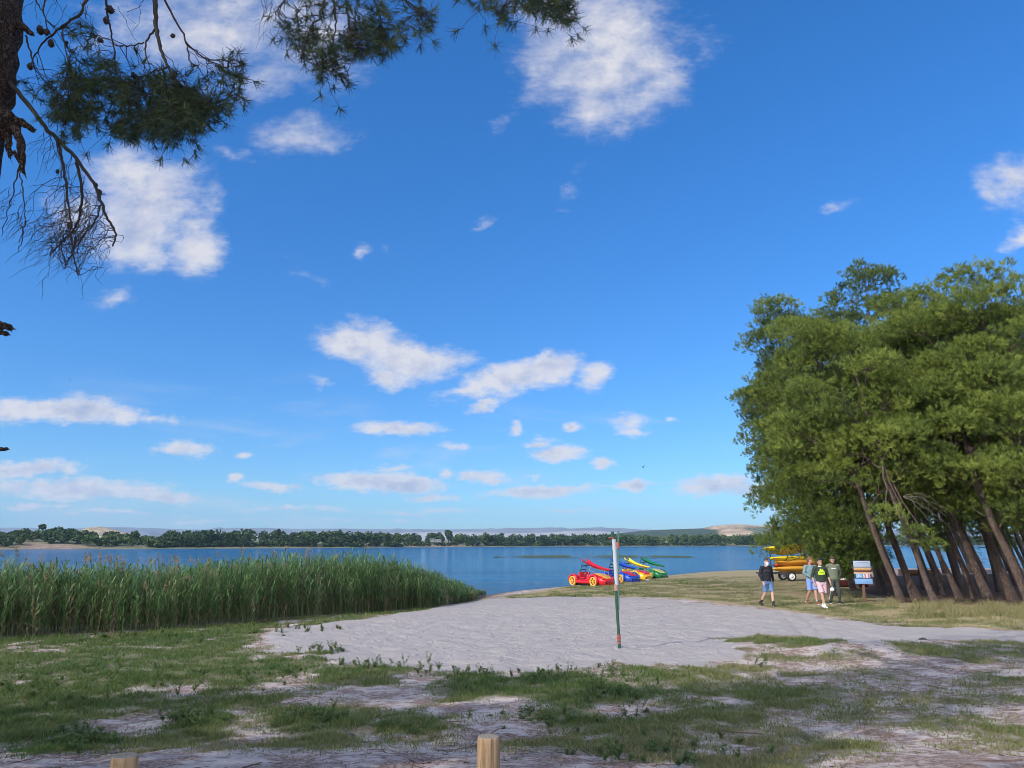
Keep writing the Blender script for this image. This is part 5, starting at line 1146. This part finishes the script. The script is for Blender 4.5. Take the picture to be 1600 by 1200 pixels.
def person(label, base, rz, J, skin, hairc, top, legs, shoe, H=1.77, yaw=0., nod=0., sleeve='long', trousers='shorts', beard=None, curl=.5, hair='short', tuck=0.):
    """J: joints in metres, facing -Y, the person's left at +X; keys sl, sr shoulder.. etc."""
    o = thing('person', label, 'person', base, rz, 'four men walking beside the sand')
    j = dict(pelvis=(0, 0, .93), waist=(0, 0, 1.06), chest=(0, .0, 1.30), neck=(0, .005, 1.49), hl=(.095, 0, .90), hr=(-.095, 0, .90), kl=(.10, -.03, .49), kr=(-.10, -.03, .49), al=(.10, .02, .085), ar=(-.10, .02, .085),
             sl=(.195, .01, 1.44), sr=(-.195, .01, 1.44), el=(.27, .03, 1.14), er=(-.27, .03, 1.14), wl=(.28, -.06, .89), wr=(-.28, -.06, .89), fl=(0, -1, 0), fr=(0, -1, 0)); j.update(J); j = {k: np.array(v, float) for k, v in j.items()}
    sc = H/1.77; o.scale = (sc,)*3
    Rh = rotz(yaw) @ rotx(nod); hc = j['neck']+np.array((0, -.025, .165))+np.array((0, -.03*math.sin(nod) if nod else 0, 0)); hd = lambda x, y, z: hc+Rh @ np.array((x, y, z))
    # ---- body, one continuous surface
    A = Acc()
    limb3(A, [j['pelvis']-np.array((0, 0, .06)), j['pelvis'], j['waist'], j['chest'], j['neck']-np.array((0, 0, .06)), j['neck']], [(.13, .09), (.165, .11), (.145, .095), (.175, .11), (.13, .075), (.06, .058)], 16)
    limb3(A, [j['neck']-np.array((0, 0, .08)), j['neck'], hd(0, .01, -.07)], [(.075, .065), (.058, .058), (.056, .06)], 12)
    # skull with face: profile rings from chin to crown
    for z, w, f, bk in (): pass
    rings = []
    for z, w, f, bk in ((-.118, .022, -.085, -.035), (-.108, .042, -.098, .005), (-.085, .056, -.102, .035), (-.05, .066, -.100, .06), (-.01, .071, -.098, .085), (.03, .076, -.097, .098), (.07, .076, -.092, .098), (.10, .066, -.074, .084), (.122, .044, -.045, .058), (.131, .015, -.012, .022)):
        k = 18; th = np.arange(k)*2*math.pi/k; y = np.where(np.sin(th) < 0, -np.sin(th)*f, np.sin(th)*bk); rings.append(np.array([hd(w*c, yy, z) for c, yy in zip(np.cos(th), y)]))
    loft(A, rings)
    loft(A, [np.array([hd(x, y, z) for x, y, z in ((-.011, -.088, zz), (.011, -.088, zz), (.0, -.094-d, zz))]) for zz, d in ((.028, .0), (.0, .012), (-.022, .024), (-.032, .010))])       # nose
    loft(A, [np.array([hd(x, -.094-.007*math.sin(math.pi*i/6)*(1 if abs(x) < .02 else .4), z) for x, z in ((-.024+.048*i/6, -.060), (-.024+.048*i/6, -.050), (-.024+.048*i/6, -.055))]) for i in range(7)])       # lips
    for sx in (-1, 1): ellipsoid(A, hd(sx*.077, .005, -.005), (.011, .019, .031), Rh, nu=8, nv=7)
    for s, sh, e, w in (('l', 'sl', 'el', 'wl'), ('r', 'sr', 'er', 'wr')):
        limb3(A, [j[sh]*.85+j['chest']*.15, j[sh], j[e], j[w]], [(.05, .05), (.052, .052), (.041, .041), (.027, .025)], 10)
        d = nrm(j[w]-j[e]); hand(A, j[w], nrm(d+np.array((0, 0, -.45))), np.array(((-1 if s == 'l' else 1), .25, 0)), np.array((0, -1, 0)), curl)
    for s in 'lr':
        limb3(A, [j['h'+s]+np.array((0, 0, .03)), j['h'+s], j['k'+s], j['k'+s]*.62+j['a'+s]*.38+np.array((0, .012, 0)), j['a'+s]], [(.09, .09), (.088, .09), (.056, .058), (.056, .06), (.036, .038)], 12)
        f = nrm(j['f'+s]); a = j['a'+s]; limb3(A, [a+np.array((0, 0, .0)), a-np.array((0, 0, .045))+f*.03, a+f*.12-np.array((0, 0, .06))], [(.036, .04), (.036, .035), (.035, .02)], 10, (0, 0, 1))
    solid(A, 'body', skin, o, .0085, 3)
    # ---- eyes, brows, hair, beard
    for sx in (-1, 1):
        E_ = Acc(); ellipsoid(E_, hd(sx*.031, -.0945, .004), (.012, .006, .0065), Rh, nu=8, nv=6); E_.build('eye', paint('eye_dark', (.03, .02, .018), .3), o)
        E_ = Acc(); tube(E_, [hd(sx*.014, -.100, .022), hd(sx*.032, -.101, .028), hd(sx*.050, -.090, .022)], .0052, 5); E_.build('eyebrow', hairc, o)
    if hair:
        A = Acc(); rings = []
        for z, w, f, bk in ((-.055, .062, .035, .079), (-.02, .0765, .02, .094), (.03, .0815, -.02, .106), (.062, .082, -.093, .106), (.088, .080, -.098, .104), (.116, .068, -.082, .090), (.137, .045, -.050, .062), (.147, .012, -.012, .02)):
            k = 18; th = np.arange(k)*2*math.pi/k; y = np.where(np.sin(th) < 0, -np.sin(th)*f, np.sin(th)*bk); rings.append(np.array([hd(w*c*(1+.02*math.sin(9*t)), yy, z+.003*math.sin(7*t)) for c, yy, t in zip(np.cos(th), y, th)]))
        loft(A, rings)
        if hair == 'quiff': limb3(A, [hd(-.05, -.07, .115), hd(.0, -.085, .137), hd(.05, -.07, .115)], [(.02, .02), (.03, .026), (.02, .02)], 8)
        solid(A, 'hair', hairc, o, .009, 2)
    if beard is not None:
        A = Acc(); 
        for t in np.linspace(-1, 1, 9): ellipsoid(A, hd(.062*math.sin(t*1.45), -.022-.072*math.cos(t*1.3), -.085-.018*math.cos(t*1.5)), (.020, .018, .028), nu=8, nv=6)
        tube(A, [hd(-.026, -.098, -.055), hd(0, -.106, -.042), hd(.026, -.098, -.055)], .007, 5); solid(A, 'beard', beard, o, .007, 1)
    # ---- clothes
    A = Acc(); wz = j['waist']*.35+j['pelvis']*.65-np.array((0, 0, .0))
    limb3(A, [wz-np.array((0, 0, .055)), j['waist'], j['chest'], j['chest']*.4+j['neck']*.6+np.array((0, 0, .0)), j['neck']-np.array((0, 0, .012))], [(.187, .132), (.178, .126), (.205, .135), (.165, .102), (.078, .076)], 18)
    for s, sh, e, w in (('l', 'sl', 'el', 'wl'), ('r', 'sr', 'er', 'wr')):
        end = j[e]*.08+j[w]*.92 if sleeve == 'long' else j[e]*.78+j[w]*.22
        limb3(A, [j['chest']*.55+j[sh]*.45+np.array((0, 0, .05)), j[sh], (j[sh]+j[e])/2, j[e], end], [(.085, .085), (.075, .078), (.064, .066), (.056, .058), ((.040, .040) if sleeve == 'long' else (.052, .052))], 12)
        if sleeve == 'pushed': limb3(A, [end-nrm(j[w]-j[e])*.05, end], [(.060, .060), (.056, .056)], 12)
    tp = solid(A, 'sweatshirt', top, o, .012, 3)
    # a few cloth folds
    V = np.array([v.co[:] for v in tp.data.vertices]); N = np.array([v.normal[:] for v in tp.data.vertices]); f = vnoise(V[:, 0]*14+V[:, 2]*9, V[:, 2]*17+V[:, 1]*8)*.006+vnoise(V[:, 0]*31+5, V[:, 2]*26+V[:, 1]*20)*.0025
    tp.data.vertices.foreach_set('co', (V+N*f[:, None]).ravel()); tp.data.update()
    A = Acc()
    limb3(A, [j['pelvis']+np.array((0, 0, .06)), j['pelvis'], j['pelvis']-np.array((0, 0, .10))], [(.168, .115), (.18, .128), (.17, .120)], 18)
    for s in 'lr':
        h, k_, a = j['h'+s], j['k'+s], j['a'+s]
        if trousers == 'shorts': limb3(A, [h+np.array((0, 0, .05)), h, h*.5+k_*.5, h*.12+k_*.88], [(.10, .11), (.102, .112), (.092, .098), (.088, .094)], 14)
        else: limb3(A, [h+np.array((0, 0, .05)), h, h*.5+k_*.5, k_, k_*.5+a*.5, a*.93+k_*.07], [(.10, .11), (.102, .112), (.09, .095), (.078, .08), (.066, .07), (.052, .054)], 14)
    lg = solid(A, 'shorts' if trousers == 'shorts' else 'trousers', legs, o, .012, 3)
    V = np.array([v.co[:] for v in lg.data.vertices]); N = np.array([v.normal[:] for v in lg.data.vertices]); f = vnoise(V[:, 0]*15+V[:, 2]*12, V[:, 2]*22+V[:, 1]*9)*.006; lg.data.vertices.foreach_set('co', (V+N*f[:, None]).ravel()); lg.data.update()
    for s in 'lr':
        f = nrm(j['f'+s]); a = j['a'+s]; flat = nrm(f); up = nrm(np.array((0, 0, 1.))-flat*flat[2]); sd = np.cross(flat, up)
        A = Acc(); g = a-up*.045
        loft(A, [ring(g+flat*t+up*h, w, hh, flat, up, 12, 2.6) for t, w, hh, h in ((-.075, .022, .022, .0), (-.066, .036, .045, .012), (-.02, .041, .058, .025), (.04, .044, .046, .008), (.11, .048, .033, -.004), (.165, .044, .026, -.010), (.195, .022, .014, -.016))])
        limb3(A, [a-up*.03, a+up*(.045 if not shoe.get('high') else .10)], [(.043, .050), (.042, .046)], 12)
        sh = solid(A, 'shoe', shoe['mat'], o, .009, 2)
        B = Acc(); loft(B, [[g+flat*t+sd*w-up*.030, g+flat*t-sd*w-up*.030, g+flat*t-sd*w-up*.048, g+flat*t+sd*w-up*.048] for t, w in ((-.078, .025), (-.06, .040), (0, .043), (.10, .050), (.165, .044), (.198, .022))]); B.build('sole', shoe['sole'], sh)
        if shoe.get('sock'):
            C_ = Acc(); k_ = j['k'+s]; d = nrm(k_-a); limb3(C_, [a+d*.03, a+d*shoe.get('len', .10)], [(.043, .045), (.043, .046)], 12); C_.build('sock', shoe['sock'], o)
    return o, hd, Rh, j
def on_chest(o, j, polys, mat, name, z0=1.28, dy=-.142):
    """flat print lying on the chest"""
    A = Acc()
    for pl in polys:
        V = []
        for x, z in pl:
            V.append((x, dy+.9*x*x-.0*abs(x), z0+z))
        n = len(V); c = np.mean(V, 0); A.add(np.vstack([V, c]), [[i, (i+1) % n, n] for i in range(n)], 0, .5, False)
    V = np.concatenate(A.V); q = A.build(name, mat, o)
    # rest the print on the cloth: cast each corner back onto the sweatshirt
    sw = [c for c in o.children if c.name.startswith('sweatshirt')][0]
    bpy.context.view_layer.update()
    for v in q.data.vertices:
        hit, loc, no, _ = sw.ray_cast(Vector((v.co.x, -1., v.co.z)), Vector((0, 1, 0)))
        if hit: v.co = loc+Vector((0, -.006, 0))
    return q
def people():
    fair, tan = skin_mat('fair_skin', (.56, .33, .25)), skin_mat('tanned_skin', (.46, .26, .18))
    dk, br, rd = paint('dark_hair', (.018, .014, .012), .7, .3, 60), paint('brown_hair', (.06, .035, .022), .7, .3, 60), paint('reddish_hair', (.17, .075, .04), .75, .3, 60)
    blk, wht = paint('black_shoe', (.015, .015, .016), .6), paint('white_shoe', (.72, .73, .71), .6)
    # man in black with mask
    b = G(1201, 947.5)
    o, hd, Rh, j = person('man in black long sleeved sweatshirt and denim shorts wearing a white face mask', tuple(b), .30,
        dict(kl=(.10, -.15, .50), al=(.085, -.20, .085), kr=(-.10, .02, .49), ar=(-.13, .27, .15), fr=(0, -.80, -.5), fl=(.15, -1, 0.05), el=(.29, .07, 1.15), wl=(.33, .05, .89), er=(-.29, .02, 1.16), wr=(-.25, -.10, .91)),
        fair, br, cloth('black_sweatshirt', (.012, .013, .018)), cloth('denim', (.10, .19, .36), .3, 60), dict(mat=blk, sole=blk, sock=cloth('black_sock', (.02, .02, .022)), len=.13), 1.77, -.12, .16)
    A = Acc(); k = 9
    loft(A, [np.array([hd(x*w, -.075-.038*math.cos(x*1.35)+(.0), z) for x in np.linspace(-1, 1, k)]) for z, w in ((.006, .030), (-.02, .060), (-.055, .066), (-.09, .058), (-.122, .034))], closed=False, cap=False)
    for sx in (-1, 1): tube(A, [hd(sx*.06, -.07, -.02), hd(sx*.08, -.01, .0)], .003, 4); tube(A, [hd(sx*.06, -.06, -.08), hd(sx*.08, .0, -.02)], .003, 4)
    A.build('face_mask', paint('mask_white', (.80, .81, .83), .8), o)
    on_chest(o, j, [[(-.15, .0), (-.05, -.012), (-.05, -.004), (-.15, .010)]], paint('rust_print', (.22, .08, .06), .8), 'chest_print', 1.335); on_chest(o, j, [[(-.04, -.016), (.02, -.020), (.02, -.012), (-.04, -.008)]], paint('grey_print', (.25, .25, .27), .8), 'chest_print', 1.335)
    # man in grey-green sweatshirt looking sideways
    b = G(1270, 944)
    o, hd, Rh, j = person('bearded man in grey green sweatshirt and light blue shorts turning his head aside', tuple(b), .18,
        dict(kl=(.09, -.12, .50), al=(.10, -.15, .085), kr=(-.10, -.02, .48), ar=(-.09, .26, .14), fl=(.1, -1, 0), fr=(-.1, -.85, -.45), er=(-.30, -.02, 1.17), wr=(-.10, -.21, 1.02), el=(.27, .08, 1.16), wl=(.25, -.02, .92)),
        skin_mat('ruddy_skin', (.50, .27, .19)), rd, cloth('grey_green_sweatshirt', (.17, .25, .26)), cloth('light_blue_shorts', (.20, .30, .62)), dict(mat=paint('brown_shoe', (.22, .08, .045), .6), sole=wht, sock=cloth('grey_sock', (.35, .35, .36)), len=.07), 1.78, .95, .05, beard=rd)
    on_chest(o, j, [[(.09, .0), (.115, .004), (.112, .03), (.094, .028)]], wht, 'chest_logo', 1.33)
    # man in dark green with neon emblem
    b = G(1286, 950.5)
    o, hd, Rh, j = person('man in dark green sweatshirt with neon yellow emblem and pink shorts', tuple(b), .05,
        dict(kl=(.09, -.03, .48), al=(.055, .10, .10), kr=(-.07, -.16, .50), ar=(-.035, -.26, .09), fl=(.05, -1, -.15), fr=(-.05, -1, .10), el=(.30, .05, 1.15), wl=(.32, -.08, .91), er=(-.29, .06, 1.15), wr=(-.27, -.03, .89)),
        tan, dk, cloth('dark_green_sweatshirt', (.028, .042, .026)), cloth('pink_shorts', (.62, .40, .42)), dict(mat=wht, sole=paint('brown_sole', (.20, .07, .05), .7), sock=paint('pale_green_sock', (.55, .72, .45), .8), len=.09), 1.77, .05, .04, sleeve='pushed', hair='quiff', curl=.8)
    neon = paint('neon_yellow_print', (.55, .80, .02), .7, .05); ink = paint('dark_print', (.03, .045, .03), .8)
    em = [[(-.125, -.085), (.125, -.085), (.135, .0), (-.135, .0)], [(-.135, -.0), (.135, -.0), (.06, .075), (-.06, .075)], [(-.055, .06), (-.012, .07), (-.02, .125), (-.050, .12)], [(.055, .06), (.012, .07), (.02, .125), (.050, .12)]]
    # refine so the print follows the chest
    fine = []
    for q in em:
        q = np.array(q)
        for a in range(5):
            for c in range(3):
                def bl(s, t): return (q[0]*(1-s)+q[1]*s)*(1-t)+(q[3]*(1-s)+q[2]*s)*t
                fine.append([bl(a/5, c/3), bl((a+1)/5, c/3), bl((a+1)/5, (c+1)/3), bl(a/5, (c+1)/3)])
    on_chest(o, j, fine, neon, 'emblem', 1.29)
    mk = on_chest(o, j, [[(-.10+.033*i, -.02), (-.10+.033*i+.024, -.02+.006*(i % 2)), (-.10+.033*i+.020, -.004), (-.10+.033*i, -.006)] for i in range(6)]+[[(-.06, .03), (-.04, .03), (-.05, .05)], [(.06, .03), (.04, .03), (.05, .05)]], ink, 'emblem_mark', 1.29)
    for v in mk.data.vertices: v.co.y -= .004
    A = Acc(); limb3(A, [j['neck']-np.array((0, 0, .03)), j['neck']+np.array((0, 0, .015))], [(.073, .074), (.067, .068)], 14); A.build('collar', wht, o)
    # round white thing dangling from his hand
    w = np.array(o.matrix_basis @ Vector(tuple(j['wl']+np.array((.03, -.035, -.10))))); A = Acc(); ellipsoid(A, (0, 0, -.135), (.075, .05, .072), jit=.02); tube(A, [(0, 0, -.07), (.004, 0, -.03), (0, 0, .02)], .006, 5)
    A.build('white_bag', paint('mask_white', (.8, .8, .8)), None, label='small round white bag dangling from the hand of the man in pink shorts', cat='bag', loc=tuple(w))
    # man in olive hoodie
    b = G(1306, 943.5)
    o, hd, Rh, j = person('bearded man in olive hoodie and dark green joggers looking down, hands behind him', tuple(b), -.12,
        dict(kl=(.13, -.06, .49), al=(.17, .02, .085), kr=(-.11, -.12, .50), ar=(-.17, .05, .10), fl=(.45, -.9, 0), fr=(-.2, -1, 0), el=(.29, .13, 1.16), wl=(.20, .10, .95), er=(-.29, .14, 1.16), wr=(-.17, .14, .97)),
        fair, br, cloth('olive_hoodie', (.15, .165, .105)), cloth('dark_green_joggers', (.05, .062, .05)), dict(mat=blk, sole=wht, sock=paint('pale_green_sock', (.55, .72, .45), .8), len=.06), 1.80, -.10, .38, trousers='long', beard=br)
    on_chest(o, j, [[(-.09+.03*i, .0), (-.06+.03*i, .0), (-.06+.03*i, .022), (-.09+.03*i, .022)] for i in range(6)], wht, 'chest_stripe', 1.33)
    A = Acc(); 
    for t in np.linspace(-2.6, 2.6, 13): ellipsoid(A, j['neck']+np.array((.098*math.sin(t), .02+.085*math.cos(t), -.005+.03*math.cos(t))), (.045, .045, .035), nu=8, nv=6)
    solid(A, 'hood', MATS['olive_hoodie'], o, .014, 3)
    A = Acc(); k_, h_ = j['kr'], j['hr']; limb3(A, [h_*.05+k_*.95+np.array((-.078, 0, 0)), k_*.5+j['ar']*.5+np.array((-.066, 0, 0)), j['ar']+np.array((-.05, 0, .05))], [(.006, .014)]*3, 8); A.build('side_stripe', wht, o)
    A = Acc(); w = j['pelvis']; loft(A, [[(x, -.128+.9*x*x*.4, 1.0), (x, -.135+.9*x*x*.4, .955)] for x in np.linspace(-.11, .11, 7)], closed=False, cap=False)
people()
# ------------------------------------------------------------------ haze
def build_haze():
    m = bpy.data.materials.new('air'); m.use_nodes = True; t = m.node_tree; t.nodes.clear()
    out = t.nodes.new('ShaderNodeOutputMaterial'); v = t.nodes.new('ShaderNodeVolumePrincipled'); t.links.new(v.outputs[0], out.inputs['Volume'])
    v.inputs['Color'].default_value = (.45, .70, 1., 1); v.inputs['Density'].default_value = HAZE; v.inputs['Anisotropy'].default_value = 0.
    A = Acc(); box(A, (0, 4700, 150), (19600, 9800, 340)); A.build('haze', m, kind='stuff', label='thin bluish air haze over the lake and hills', cat='haze')
HAZE = 8e-5
build_haze()
